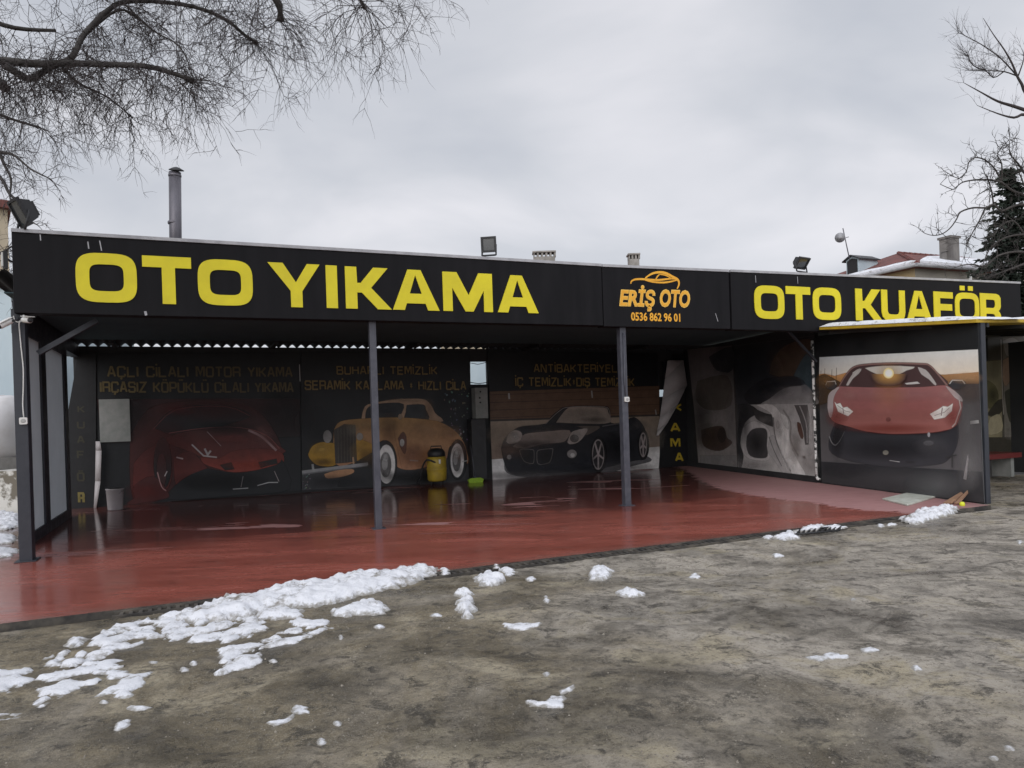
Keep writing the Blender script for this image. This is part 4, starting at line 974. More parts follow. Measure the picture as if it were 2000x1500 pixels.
for (x, y), rx, ry, c, a in ((z8l([(1000, 900)])[0], 10, 50, (.9, .88, .87), .6), (z8l([(960, 760)])[0], 12, 30, (.45, .42, .42), .6), (z8l([(760, 1080)])[0], 40, 14, (.40, .38, .38), .6), (z8l([(800, 910)])[0], 20, 26, (.05, .047, .05), .7), (z8l([(850, 720)])[0], 20, 10, (.30, .28, .28), .5), (z8l([(1210, 1050)])[0], 22, 30, (.42, .39, .38), .6), (z8l([(1100, 930)])[0], 16, 40, (.38, .34, .32), .6),
        (z8l([(1220, 760)])[0], 10, 60, (.72, .69, .68), .5), (z8l([(1050, 1060)])[0], 16, 24, (.95, .93, .92), .5), (z8l([(700, 760)])[0], 14, 50, (.05, .05, .054), .6), (z8l([(1060, 520)])[0], 60, 20, (.40, .38, .39), .5), (z8l([(900, 480)])[0], 40, 20, (.03, .032, .038), .7), (z8l([(1000, 270)])[0], 36, 40, (.14, .095, .07), .5), (z8l([(1190, 380)])[0], 16, 40, (.10, .14, .165), .5), (z8l([(760, 350)])[0], 60, 60, (.03, .036, .045), .6)):
    P.blob((x, y), rx, ry, c, a)
P.line(z8l([(1160, 1000), (1163, 1020)]), .025, (0.1, 0.07, 0.06)); P.line(z8l([(1173, 1002), (1176, 1022)]), .025, (0.1, 0.07, 0.06))
P.build('poster', 'picture of a soapy pale alloy wheel beside the white drain pipe', group='pictures on the right wall', outline=z8l([(608, 140), (1236, 60), (1252, 590), (1262, 1168), (650, 1113), (638, 600)]))
# dark plinth under the pictures
m = MB(); m.box(WR, 0.05, AP - .06, -.03, -.002, 0.0, 0.13); m.build('plinth', M['wallblk'], bay)

# hanging vertical banners in the two back corners
P = Poster(FR, TB - .06); P.base = (0.016, 0.016, 0.018)
for ch, x0, x1, y0, y1 in (('Y', 1318, 1335, 712, 727), ('I', 1325, 1326, 742, 757), ('K', 1314, 1331, 788, 803), ('A', 1309, 1328, 826, 844), ('M', 1309, 1328, 856, 874), ('A', 1318, 1334, 884, 902)):
    P.text(ch, x0, x1, y0, y1, (0.50, 0.36, 0.035), .24)
P.build('banner', 'black hanging banner with yellow stacked letters in the right back corner', 'banner', 'hanging banners in the back corners', outline=[(1312, 692), (1352, 690), (1352, 914), (1286, 922), (1290, 860), (1325, 760)])
m = MB()   # its upper corner has come loose and folded over
A = [FR.hit(x, y, TB - .2) for x, y in [(1306, 704), (1333, 704), (1340, 752), (1322, 790), (1302, 826), (1284, 851)]]
Bk = [FR.hit(x, y, TB - .2) for x, y in [(1306, 704), (1301, 740), (1296, 780), (1291, 815), (1286, 840), (1284, 851)]]
for i in range(5):
    m.poly([FR.p(Bk[i][0], TB - .14, Bk[i][1]), FR.p(A[i][0], TB - .24, A[i][1]), FR.p(A[i + 1][0], TB - .24, A[i + 1][1]), FR.p(Bk[i + 1][0], TB - .14, Bk[i + 1][1])], 0, True)
o = m.build('banner_flap', M['banner_back']); so = o.modifiers.new('thick', 'SOLIDIFY'); so.thickness = 0.006
tag(o, 'pale loose banner corner folded down in front of the right back window', 'banner')
P = Poster(FR, TB - .05); P.base = (0.016, 0.016, 0.018)
for ch, x0, x1, y0, y1 in (('K', 152, 166, 792, 806), ('U', 151, 166, 822, 837), ('A', 151, 166, 851, 866), ('F', 151, 166, 880, 896), ('Ö', 151, 166, 922, 940), ('R', 153, 166, 961, 983)):
    P.text(ch, x0, x1, y0, y1, (0.20, 0.16, 0.05) if ch == 'R' else (0.045, 0.04, 0.026), .2)
P.build('banner', 'black hanging banner with faint stacked letters in the left back corner', 'banner', 'hanging banners in the back corners', outline=[(153, 688), (188, 690), (188, 1000), (136, 1006), (134, 800), (140, 765), (148, 720)])
m = MB()
A = [(187, 862), (187, 880), (186, 940), (183, 992)]; Bk = [(196, 862), (199, 880), (197, 940), (189, 992)]
for i in range(3):
    q = [FR.hit(*A[i], TB - .15), FR.hit(*A[i + 1], TB - .15), FR.hit(*Bk[i + 1], TB - .15), FR.hit(*Bk[i], TB - .15)]
    m.poly([FR.p(q[0][0], TB - .13, q[0][1]), FR.p(q[1][0], TB - .13, q[1][1]), FR.p(q[2][0], TB - .18, q[2][1]), FR.p(q[3][0], TB - .18, q[3][1])], 0, True)
o = m.build('banner_flap', M['banner_back']); so = o.modifiers.new('thick', 'SOLIDIFY'); so.thickness = 0.006
tag(o, 'narrow pale torn banner strip hanging beside the grey board', 'banner')
m = MB(); q0 = FR.hit(196, 864, TB - .08); q1 = FR.hit(253, 779, TB - .08)
m.box(FR, q0[0], q1[0], TB - .08, TB - .06, q0[1], q1[1])
tag(m.build('board', M['paper']), 'grey square board on the red sports car poster', 'board')

# ------------------------------------------------------------------ kiosk on the right
cw = Vector((7.2, 11.2, 0)); AF = WR.along(cw)
KF = Frame((cw.x, cw.y), ES, ET)     # kiosk front frame: a to the right, b to the back
ki = thing('kiosk', 'dark open kiosk with yellow roof against the right end of the car wash', 'kiosk', cw)
def roofz(w): # roof falls towards the front
    b = KF.depth(w); return 2.86 + 0.095 * b
m = MB()
pA, pB = WR.p(AP, 0, 0), WR.p(AF, 0, 0); pA2, pB2 = WR.p(AP, .08, 0), WR.p(AF, .08, 0)
V = Vector
m.hexa([pB, pA, pA2, pB2, pB + V((0, 0, roofz(pB) - .03)), pA + V((0, 0, 3.04)), pA2 + V((0, 0, 3.04)), pB2 + V((0, 0, roofz(pB) - .03))])
m.build('side_wall', M['vinyl2'], ki)
m = MB(); m.box(KF, 0.03, 0.13, -.03, 0.10, 0.0, 2.80); m.build('column', M['steel_dk'], ki, bevel=.004)
m = MB(); m.box(KF, 0.75, 5.5, 3.0, 3.1, 0.0, 2.95); m.build('back_wall', M['wallblk'], ki)
m = MB(); m.box(KF, 5.4, 5.5, 0, 3.0, 0.0, 2.85); m.build('side_wall', M['wallblk'], ki)
rfl = at(1906, 623.5, 11.12); rbl_a = FR.hit(1600, 639, -.14); rbl = FR.p(rbl_a[0], -.14, rbl_a[1])
def es(v, k): return Vector(v) + Vector((ES[0], ES[1], 0)) * k
rfr, rbr = es(rfl, 5.6), es(rbl, 6.2)
TZ = Vector((0, 0, .05))
rfr.z += .12
m = MB(); m.hexa([rfl - TZ, rfr - TZ, rbr - TZ, rbl - TZ, rfl, rfr, rbr, rbl]); m.build('roof', M['yelpaint'], ki)
m = MB()
for k in range(6):
    q = es(rfl, 0.25 + k * 0.9) - Vector((0, 0, .055)); q2 = es(rbl, 0.25 + k * 1.0) - Vector((0, 0, .055))
    m.hexa([q - Vector((0, 0, .06)), es(q, .05) - Vector((0, 0, .06)), es(q2, .05) - Vector((0, 0, .06)), q2 - Vector((0, 0, .06)), q, es(q, .05), es(q2, .05), q2])
m.build('roof_batten', M['wallblk'], ki)
# posters inside the kiosk
P = Poster(KF, 2.98); P.base = (0.05, 0.045, 0.035)
zK = lambda pts: [(1758 + x / 3.2, 566 + y / 3.2) for x, y in pts]
P.shape(zK([(505, 450), (630, 440), (636, 920), (520, 920)]), (0.16, 0.14, 0.085), 0, (0.24, 0.21, 0.13))
P.shape(zK([(520, 560), (590, 600), (610, 690), (560, 740), (530, 700)]), (0.11, 0.10, 0.05), 3)
P.shape(zK([(540, 780), (600, 700), (640, 690), (630, 760), (580, 790)]), (0.045, 0.04, 0.03), 3)
P.shape(zK([(560, 800), (620, 780), (634, 880), (540, 900)]), (0.34, 0.30, 0.20), 3)
P.shape(zK([(638, 300), (1000, 280), (1000, 900), (650, 920)]), (0.13, 0.11, 0.085), 0, (0.19, 0.175, 0.15))
P.shape(zK([(640, 320), (700, 300), (745, 340), (720, 400), (660, 410)]), (0.24, 0.22, 0.20), 3)
P.shape(zK([(690, 400), (774, 350), (900, 330), (900, 470), (780, 476), (720, 450)]), (0.44, 0.32, 0.24), 3)
P.shape(zK([(640, 440), (700, 420), (700, 520), (660, 600), (640, 560)]), (0.24, 0.16, 0.11), 3)
P.shape(zK([(650, 640), (720, 600), (820, 590), (900, 640), (860, 820), (760, 850), (680, 820)]), (0.05, 0.048, 0.035), 3)
P.shape(zK([(680, 520), (740, 470), (860, 500), (800, 590), (700, 600)]), (0.20, 0.19, 0.08), 3)
P.line(zK([(626, 310), (634, 600), (642, 780)]), .02, (0.4, 0.36, 0.32))
for x, y, rx, ry, c, al in ((760, 700, 30, 24, (.10, .10, .06), .5), (700, 900, 26, 14, (.26, .24, .21), .6), (840, 400, 30, 16, (.5, .38, .3), .5), (580, 500, 16, 24, (.20, .18, .12), .6), (575, 660, 12, 20, (.06, .055, .035), .6)): P.blob(zK([(x, y)])[0], rx, ry, c, al)
P.shape([(1930, 900), (2060, 895), (2060, 925), (1930, 932)], (0.12, 0.115, 0.11))
P.build('poster', 'dim brown leafy picture on the wall inside the kiosk', outline=[(1928, 650), (2080, 640), (2080, 925), (1930, 935)])
m = MB(); m.box(KF, 1.75, 4.5, 2.2, 2.8, 0.40, 0.50, 0); m.box(KF, 1.8, 1.9, 2.3, 2.7, 0, .40, 1); m.box(KF, 4.3, 4.4, 2.3, 2.7, 0, .40, 1)
tag(m.build('bench', [M['redseat'], M['paper']]), 'red bench seat inside the dark kiosk', 'bench')

# big car picture on the kiosk side wall
def zA(pts): return [(1560 + x / 3.261, 600 + y / 3.261) for x, y in pts]
P = Poster(WR, -.005); P.base = (0.10, 0.10, 0.105)
P.shape(zA([(133, 320), (1140, 271), (1146, 440), (131, 450)]), (0.74, 0.80, 0.82), 0, (0.86, 0.74, 0.58))
P.shape(zA([(131, 430), (160, 425), (230, 440), (300, 420), (420, 440), (760, 430), (930, 432), (1030, 425), (1145, 415), (1148, 520), (131, 530)]), (0.70, 0.36, 0.14), 0, (0.12, 0.08, 0.055))
P.shape(zA([(131, 500), (1148, 490), (1165, 1050), (145, 985)]), (0.075, 0.065, 0.065), 0, (0.13, 0.125, 0.13))
P.shape(zA([(131, 440), (170, 430), (230, 460), (270, 490), (250, 560), (140, 620), (132, 560)]), (0.09, 0.055, 0.03), 3)
for x in (140, 165, 210, 240): P.line(zA([(x, 460), (x + 3, 385 + (x % 40))]), .012, (0.12, 0.08, 0.05))
P.shape(zA([(145, 985), (1165, 1050), (1180, 1240), (150, 1112)]), (0.035, 0.037, 0.042), 0, (0.05, 0.05, 0.053))
P.shape(zA([(235, 735), (330, 762), (440, 792), (600, 806), (850, 798), (960, 778), (1015, 740), (1010, 870), (960, 960), (880, 1000), (620, 1015), (360, 985), (215, 930), (195, 850)]), (0.032, 0.034, 0.040), 3, (0.06, 0.06, 0.068))
P.shape(zA([(255, 503), (300, 430), (345, 382), (420, 362), (600, 353), (780, 357), (832, 366), (880, 412), (950, 500), (700, 512), (450, 512)]), (0.085, 0.05, 0.05), 3)
P.shape(zA([(425, 388), (540, 376), (740, 380), (690, 400), (640, 425), (560, 440), (490, 420)]), (0.62, 0.60, 0.55), 2)
P.shape(zA([(305, 495), (350, 420), (400, 392), (385, 420), (345, 455), (320, 495)]), (0.50, 0.47, 0.45), 2)
P.shape(zA([(762, 383), (810, 400), (845, 440), (878, 490), (865, 490), (830, 455), (785, 425)]), (0.50, 0.47, 0.45), 2)
P.line(zA([(262, 500), (305, 430), (350, 385), (425, 366), (600, 357), (785, 361), (835, 370), (885, 420), (950, 500)]), .03, (0.28, 0.17, 0.15), 3)
P.line(zA([(345, 420), (390, 392), (330, 470), (310, 495)]), .012, (0.6, 0.58, 0.55), 2)
P.shape(zA([(680, 484), (760, 476), (775, 486), (690, 490)]), (0.6, 0.58, 0.56))
P.shape(zA([(255, 505), (420, 512), (600, 514), (800, 510), (945, 500), (1000, 545), (1040, 585), (1042, 650), (1010, 740), (960, 776), (850, 796), (600, 806), (440, 790), (330, 760), (235, 732), (200, 690), (188, 620), (195, 560), (225, 525)]), (0.34, 0.15, 0.147), 3, (0.36, 0.135, 0.115))
P.shape(zA([(188, 640), (192, 565), (222, 528), (262, 508), (238, 545), (222, 590), (222, 650), (210, 700), (198, 690)]), (0.48, 0.42, 0.42), 3)
P.shape(zA([(940, 502), (990, 530), (1040, 575), (1045, 600), (1000, 575), (970, 540)]), (0.50, 0.44, 0.43), 2)
P.shape(zA([(232, 603), (245, 618), (268, 612), (285, 642), (312, 636), (350, 664), (318, 692), (255, 664)]), (0.88, 0.89, 0.84), 0)
P.line(zA([(285, 642), (290, 678)]), .02, (0.25, 0.2, 0.2)); P.line(zA([(250, 625), (300, 660), (330, 668)]), .012, (0.4, 0.38, 0.36))
P.shape(zA([(985, 614), (978, 660), (935, 700), (868, 713), (842, 680), (890, 655), (925, 632), (955, 636)]), (0.88, 0.89, 0.84), 0)
P.line(zA([(920, 640), (912, 690)]), .02, (0.25, 0.2, 0.2)); P.line(zA([(870, 690), (935, 668), (965, 640)]), .012, (0.4, 0.38, 0.36))
P.shape(zA([(172, 502), (184, 476), (235, 471), (246, 500), (228, 522), (190, 520)]), (0.05, 0.05, 0.055), 2); P.line(zA([(176, 495), (186, 474), (236, 471), (243, 492)]), .02, (0.55, 0.53, 0.5))
P.shape(zA([(962, 492), (982, 466), (1050, 466), (1070, 492), (1040, 515), (990, 520)]), (0.05, 0.05, 0.055), 2); P.line(zA([(966, 488), (984, 465), (1048, 466), (1066, 488)]), .02, (0.5, 0.48, 0.45))
P.line(zA([(440, 792), (600, 808), (850, 800), (960, 780)]), .012, (0.10, 0.03, 0.03), 3)
P.line(zA([(200, 820), (215, 860), (240, 878), (265, 850), (295, 790)]), .025, (0.32, 0.32, 0.33), 3)
P.shape(zA([(245, 745), (300, 760), (290, 800), (255, 860), (225, 850)]), (0.03, 0.03, 0.033), 2)
P.ell(*zA([(560, 925)])[0], 5.2, 4, (0.62, 0.60, 0.50)); P.ell(*zA([(577, 714)])[0], 4, 3.2, (0.16, 0.05, 0.05))
P.line(zA([(585, 975), (650, 985)]), .012, (0.5, 0.5, 0.5)); P.line(zA([(690, 985), (745, 985)]), .012, (0.03, 0.03, 0.03))
P.ell(*zA([(834, 865)])[0], 10, 4.5, (0.16, 0.16, 0.17)); P.ell(*zA([(836, 812)])[0], 2, 4, (0.4, 0.4, 0.42))
P.line(zA([(1030, 590), (1040, 640), (1022, 690), (1005, 740), (985, 762)]), .02, (0.62, 0.55, 0.52)); P.line(zA([(1100, 735), (1155, 728)]), .05, (0.58, 0.57, 0.55))
P.line(zA([(985, 930), (985, 1020)]), .02, (0.05, 0.05, 0.05)); P.line(zA([(945, 955), (1015, 940)]), .02, (0.05, 0.05, 0.05))
ZA = lambda x, y: zA([(x, y)])[0]
for (x, y), rx, ry, c, a in ((ZA(1090, 760), 26, 90, (.16, .155, .155), .7), (ZA(1100, 1000), 30, 60, (.24, .235, .235), .7), (ZA(640, 1090), 150, 30, (.10, .10, .105), .6), (ZA(900, 1130), 70, 34, (.20, .20, .205), .5), (ZA(300, 1030), 60, 20, (.05, .05, .056), .6), (ZA(600, 900), 110, 26, (.025, .026, .03), .6), (ZA(860, 880), 40, 24, (.14, .14, .15), .4), (ZA(250, 860), 16, 40, (.03, .03, .034), .6),
        (ZA(600, 560), 110, 16, (.44, .22, .215), .5), (ZA(420, 620), 40, 22, (.46, .17, .165), .4), (ZA(760, 640), 60, 26, (.44, .15, .14), .4), (ZA(600, 770), 110, 12, (.24, .05, .035), .6), (ZA(250, 700), 24, 22, (.24, .06, .05), .6), (ZA(990, 690), 20, 26, (.25, .06, .05), .6), (ZA(600, 690), 130, 16, (.42, .17, .14), .4), (ZA(330, 560), 20, 14, (.55, .28, .26), .4), (ZA(960, 550), 22, 14, (.55, .3, .28), .4),
        (ZA(180, 470), 24, 18, (.40, .22, .09), .5), (ZA(1080, 450), 36, 14, (.62, .38, .2), .5), (ZA(1100, 540), 30, 26, (.12, .09, .075), .6), (ZA(150, 560), 18, 34, (.10, .075, .06), .6), (ZA(585, 440), 34, 30, (.85, .45, .12), .35), (ZA(590, 560), 40, 34, (.62, .26, .14), .35)):
    P.blob((x, y), rx, ry, c, a)
P.fan(*zA([(585, 425)])[0], zA([(470, 425), (480, 460), (510, 488), (550, 500), (585, 503), (620, 500), (660, 488), (690, 460), (700, 425)]), (0.75, 0.42, 0.12), (0.085, 0.05, 0.05))
P.glow(*zA([(585, 420)])[0], [(5.5, (1.0, 1.0, 0.95)), (8, (1.0, 0.92, 0.55)), (10.5, (0.90, 0.70, 0.28))])
P.build('poster', 'large picture of a red sports car front against a setting sun', outline=zA([(131, 322), (1141, 270), (1148, 440), (1183, 1246), (150, 1116)]), mat_=M['print_clean'])

# snow lying on the kiosk roof
m = MB(); nn = 60
for k in range(nn + 1):
    f = k / nn; c = rbl.lerp(rfl, f) + Vector((0, 0, .004))
    h = (0.085 if f < .8 else 0.085 * max(.0, (1 - f) / .2)) * (0.8 + .35 * noise.noise(Vector((f * 14, 2, 0)))) * min(1, f * 14 + .15)
    out_ = Vector((WR.ey.x, WR.ey.y, 0))
    for d, hh in ((-.01, 0), (.02, h * .9), (.35, h * 1.1), (1.0, h)): m.v.append(c + out_ * d + Vector((0, 0, hh)))
for k in range(nn):
    for j in range(3): m.face((k * 4 + j, k * 4 + j + 1, (k + 1) * 4 + j + 1, (k + 1) * 4 + j), 0, True)
tag(m.build('snow_layer', M['snow']), 'long thin layer of snow along the left edge of the kiosk roof', 'snow')
m = MB()
for k in range(41):
    f = k / 40; c = es(rfl, .85 + f * 4.5) + Vector((0, 0, .12 * (0.15 + .8 * f) + .003))
    h = 0.06 * (0.7 + .5 * noise.noise(Vector((f * 16, 7, 0)))) * min(1, f * 10)
    for d, hh in ((.0, 0), (.02, h), (.5, h), (1.0, h)): m.v.append(c + Vector((ET[0], ET[1], 0)) * d + Vector((0, 0, hh + .06 * d)))
for k in range(40):
    for j in range(3): m.face((k * 4 + j, (k + 1) * 4 + j, (k + 1) * 4 + j + 1, k * 4 + j + 1), 0, True)
tag(m.build('snow_layer', M['snow']), 'snow on the front edge of the kiosk roof beyond its corner', 'snow')

# white drain pipe on the corner, peeling
m = MB(); pb = WR.p(AP - .02, -.06, 0)
zt = 3.02
m.tube([pb + V((0, 0, z)) for z in (2.95, 2.4, 1.8, 1.0, .5, .14)], [.028] * 6, 8)
m.tube([pb + V((0, 0, .14)), pb + V((.01, -.02, .09)), pb + V((.05, -.06, .07))], .030, 8)
pm = mk('peeling_pipe', (0.62, 0.61, 0.60), (0.03, 0.03, 0.03), 7, 0.5, None, 0.2, 20, lo=0.5, hi=0.54, stretch=(1, 1, 1.2))
tag(m.build('drain_pipe', pm), 'white peeling drain pipe between the wheel picture and the red car picture', 'pipe')

# ------------------------------------------------------------------ small fittings on the canopy
def floodlight(base, aim, w, h, d, label, group='black floodlights on the canopy'):
    """base: point on the top of the boards; aim: direction the glass faces"""
    t = thing('floodlight', label, 'floodlight', base, group)
    w, h, d = w * .84, h * .84, d * .84
    aim = Vector(aim).normalized(); side = Vector((0, 0, 1)).cross(aim).normalized(); up = aim.cross(side).normalized()
    c = Vector(base) + Vector((0, 0, .07 + h * .5))
    q = lambda x, y, z: c + side * x + up * y + aim * z
    m = MB()
    m.hexa([q(-w / 2, -h / 2, 0), q(w / 2, -h / 2, 0), q(w / 2, h / 2, 0), q(-w / 2, h / 2, 0)][::-1] + [q(-w * .36, -h * .36, -d), q(w * .36, -h * .36, -d), q(w * .36, h * .36, -d), q(-w * .36, h * .36, -d)][::-1])
    f = .02
    for x0, x1, y0, y1 in ((-w / 2 - f, w / 2 + f, h / 2 - .01, h / 2 + f), (-w / 2 - f, w / 2 + f, -h / 2 - f, -h / 2 + .01), (-w / 2 - f, -w / 2 + .01, -h / 2 + .011, h / 2 - .011), (w / 2 - .01, w / 2 + f, -h / 2 + .011, h / 2 - .011)):
        m.hexa([q(x0, y0, -.01), q(x1, y0, -.01), q(x1, y1, -.01), q(x0, y1, -.01), q(x0, y0, .03), q(x1, y0, .03), q(x1, y1, .03), q(x0, y1, .03)])
    for k in range(6):
        x = -w * .3 + k * w * .12
        m.hexa([q(x, -h * .3, -d - .03), q(x + .01, -h * .3, -d - .03), q(x + .01, h * .3, -d - .03), q(x, h * .3, -d - .03), q(x, -h * .3, -d + .01), q(x + .01, -h * .3, -d + .01), q(x + .01, h * .3, -d + .01), q(x, h * .3, -d + .01)])
    m.build('housing', M['black'], t)
    m = MB(); m.poly([q(-w / 2 + .012, -h / 2 + .012, .012), q(w / 2 - .012, -h / 2 + .012, .012), q(w / 2 - .012, h / 2 - .012, .012), q(-w / 2 + .012, h / 2 - .012, .012)])
    m.build('glass', M['glass'], t)
    m = MB()
    for sx in (-1, 1):
        m.tube([Vector(base) + side * sx * w * .45, Vector(base) + side * sx * (w * .55), q(sx * (w * .55), 0, -d * .4)], .014, 6)
    m.tube([Vector(base) + side * w * -.5, Vector(base) + side * w * .5], .014, 6)
    m.build('bracket', M['black'], t)
    return t
def topfas(x, ztop): a = FR.hit(x, 500, FB)[0]; return FR.p(a, FB + .1, ztop)
fl0 = FR.hit(38, 446, FB); floodlight(FR.p(fl0[0], 0.0, zt1 + .005), (-.62, -.78, -.50), .32, .36, .16, 'large black floodlight on the left end of the long sign board')
fl1 = FR.hit(960, 500, FB); floodlight(FR.p(fl1[0], 0.0, fl1[1] + .03), (-.15, -1, -.12), .24, .24, .10, 'black floodlight standing above the end of the long sign board')
fl2 = FR.hit(1574, 531, FB); floodlight(FR.p(fl2[0], 0.0, fl2[1] + .02), (.45, -.7, -.62), .34, .24, .12, 'black floodlight above the board that the kiosk roof partly hides')
# small white lamp at the left end
e0 = FR.p(aL - .03, 0.0, FR.hit(27, 505, FB)[1])
t = thing('wall_lamp', 'small lamp with white lens on the left end of the long sign board', 'lamp', e0)
m = MB(); m.tube([e0 + V((.05, .04, -.05)), e0 + V((-.06, .02, .02)), e0 + V((-.10, 0, .0))], .012, 6)
FL = Frame((e0.x - .1, e0.y - .02), (.6, -.8), (.8, .6)); m.box(FL, -.07, .07, .012, .06, e0.z - .1, e0.z + .1); m.build('housing', M['black'], t)
m = MB(); m.box(FL, -.055, .055, -.006, .011, e0.z - .085, e0.z + .085); m.build('lens', M['white'], t)

# security cameras
def sec_cam(p, d, label, k_=.8):
    t = thing('security_camera', label, 'camera', p, 'white security cameras on the left post')
    d = Vector(d).normalized(); p = Vector(p)
    m = MB(); m.lathe(p, [(.0, -.07), (.032, -.07), (.036, -.05), (.036, .085), (.033, .09)], 16, 0, d); m.build('body', M['white'], t)
    m = MB(); m.lathe(p + d * .091, [(.028, 0), (.030, .006), (.012, .008), (.0, .009)], 16, 0, d); m.build('lens', M['black'], t)
    m = MB(); up = Vector((0, 0, 1)); s_ = up.cross(d).normalized(); q = p + up * .039
    m.hexa([q - s_ * .038 - d * .06, q + s_ * .038 - d * .06, q + s_ * .045 + d * .115, q - s_ * .045 + d * .115] + [x + up * .008 for x in (q - s_ * .038 - d * .06, q + s_ * .038 - d * .06, q + s_ * .045 + d * .115, q - s_ * .045 + d * .115)])
    m.build('visor', M['white'], t)
    return t
c1 = at(52, 625, 8.75); c2 = at(13, 631, 8.75)
t = sec_cam(c1, (.85, -.55, -.12), 'white security camera pointing right under the left end of the sign')
m = MB(); m.tube([c1 - V((.03, -.02, 0)), c1 + V((-.07, .06, .05)), FR.p(0.05, -.02, 3.04)], .012, 6); m.build('bracket', M['white'], t)
t = sec_cam(c2, (-.30, -.62, -.42), 'white security camera pointing left beside the left post')
m = MB(); m.tube([c2 + V((.03, .02, .02)), c2 + V((.10, .06, .05)), FR.p(-.03, 0.05, 3.02)], .012, 6); m.build('bracket', M['black'], t)
# cable and socket on the left post
pts = [(42, 628), (38, 632), (40, 660), (43, 690), (46, 720), (46, 760), (45, 790), (47, 815)]
m = MB(); m.tube([FR.p(*(lambda h: (h[0], -.02, h[1]))(FR.hit(x, y, -.02))) for x, y in smooth_line(pts, 4)], .007, 6)
m.tube([FR.p(*(lambda h: (h[0], -.02, h[1]))(FR.hit(x, y, -.02))) for x, y in smooth_line([(27, 617), (30, 626), (37, 629), (44, 622), (48, 617)], 4)], .006, 6)
tag(m.build('cable', M['white']), 'thin white cable running down the left corner post to its socket', 'cable')
def socket(x, y, label, b):
    a, c = FR.hit(x, y, b)
    t = thing('power_socket', label, 'socket', FR.p(a, b, c), 'white sockets on the posts')
    m = MB(); m.prism(FR, rrect(.085, .085, .015, 4, a - .0425, c - .0425), b - .035, b); m.build('plate', M['white'], t)
    m = MB(); m.lathe(FR.p(a, b - .0352, c), [(.027, 0), (.027, .003), (.020, .0035)], 16, 0, -FR.ey); m.build('outlet', mk('socket_grey', (.35, .35, .34), None), t)
socket(47, 822, 'white power socket at the end of the cable on the left post', -.004)
socket(1223, 780, 'white power socket on the right steel post', -.004)
m = MB(); a, c = FR.hit(1221, 780, 0); a2, c2_ = FR.hit(1217, 650, 0)
m.tube([FR.p(a, -.015, c + .04), FR.p(a - .01, -.015, c + .3), FR.p(a2, -.015, c2_)], .011, 6)
tag(m.build('conduit', M['steel']), 'thin conduit running up the right steel post above its socket', 'conduit')

# flue pipe on the roof
fp = FR.p(FR.hit(341, 460, 0.9)[0], 0.9, 3.6); Yf = fp.y
top = at(342, 337, Yf); topcap = at(343.5, 331, Yf)
fp = Vector((at(341, 470, Yf).x, Yf, 3.55))
t = thing('flue_pipe', 'tall round metal flue pipe with a flat cap on the roof', 'chimney', fp)
m = MB(); r_ = 11.2 / F * Yf
m.tube([fp, Vector((top.x, Yf, top.z))], r_, 20); m.build('pipe', M['zinc'], t)
for y in (438, 346):
    m = MB(); z_ = at(341, y, Yf).z; xx = at(341 + (1 if y < 400 else 0), y, Yf).x
    m.lathe((xx, Yf, z_), [(r_ + .002, 0), (r_ + .006, .008), (r_ + .006, .03), (r_ + .002, .038)], 20); m.build('band', M['zinc'], t)
m = MB(); m.tube([Vector((top.x, Yf, top.z)), Vector((topcap.x, Yf, topcap.z - .02))], r_ * .45, 10)
m.build('neck', M['zinc'], t)
m = MB(); ax = V((.12, -.25, 1)); m.lathe(Vector((topcap.x + .01, Yf, topcap.z - .02)), [(.002, -.01), (r_ * 1.22, 0), (r_ * 1.25, .012), (r_ * .5, .045), (.003, .055)], 20, 0, ax); m.build('cap', M['black'], t)

# ------------------------------------------------------------------ loose things on the floor
vb = FR.p(FR.hit(854, 941, TB - .42)[0], TB - .42, 0)
t = thing('vacuum_cleaner', 'yellow drum vacuum cleaner with black head in front of the vintage car poster', 'vacuum', vb)
m = MB(); m.lathe(vb, [(.15, .09), (.20, .10), (.225, .14), (.235, .30), (.24, .36), (.245, .37), (.245, .40), (.235, .41), (.235, .60), (.22, .66), (.17, .70)], 28); m.build('drum', M['tanyel'], t)
m = MB(); m.lathe(vb + V((0, 0, .70)), [(.20, -.02), (.215, .0), (.21, .08), (.17, .15), (.09, .18), (.01, .185)], 24)
m.tube([vb + V((-.13, 0, .86)), vb + V((-.12, 0, .93)), vb + V((.12, 0, .93)), vb + V((.13, 0, .86))], .015, 6); m.build('motor_head', M['black'], t)
m = MB(); m.box(Frame((vb.x, vb.y), ES, ET), -.02, .02, -.26, -.24, .52, .62); m.build('clasp', M['white'], t)
for k in range(4):
    a = R(45 + 90 * k); w = vb + V((.17 * math.cos(a), .17 * math.sin(a), .045)); m = MB(); m.lathe(w - V((.015, 0, 0)), [(.01, 0), (.04, .002), (.045, .015), (.04, .03), (.01, .032)], 12, 0, V((1, 0, 0))); m.tube([w, w + V((0, 0, .06))], .012, 6); m.build('castor', M['black'], t)
m = MB(); hp = [vb + V((.0, -.22, .55)), vb + V((-.2, -.25, .62)), vb + V((-.32, -.15, .45)), vb + V((-.40, -.1, .2)), vb + V((-.48, .0, .06)), vb + V((-.35, -.1, .03))]
P3 = []
for i in range(len(hp) - 1):
    for k in range(5):
        tt = k / 5; p0, p1, p2, p3 = hp[max(i - 1, 0)], hp[i], hp[i + 1], hp[min(i + 2, len(hp) - 1)]
        P3.append(.5 * ((2 * p1) + (p2 - p0) * tt + (2 * p0 - 5 * p1 + 4 * p2 - p3) * tt * tt + (3 * p1 - p0 - 3 * p2 + p3) * tt ** 3))
m.tube(P3, .022, 8); m.build('hose', M['black'], t)
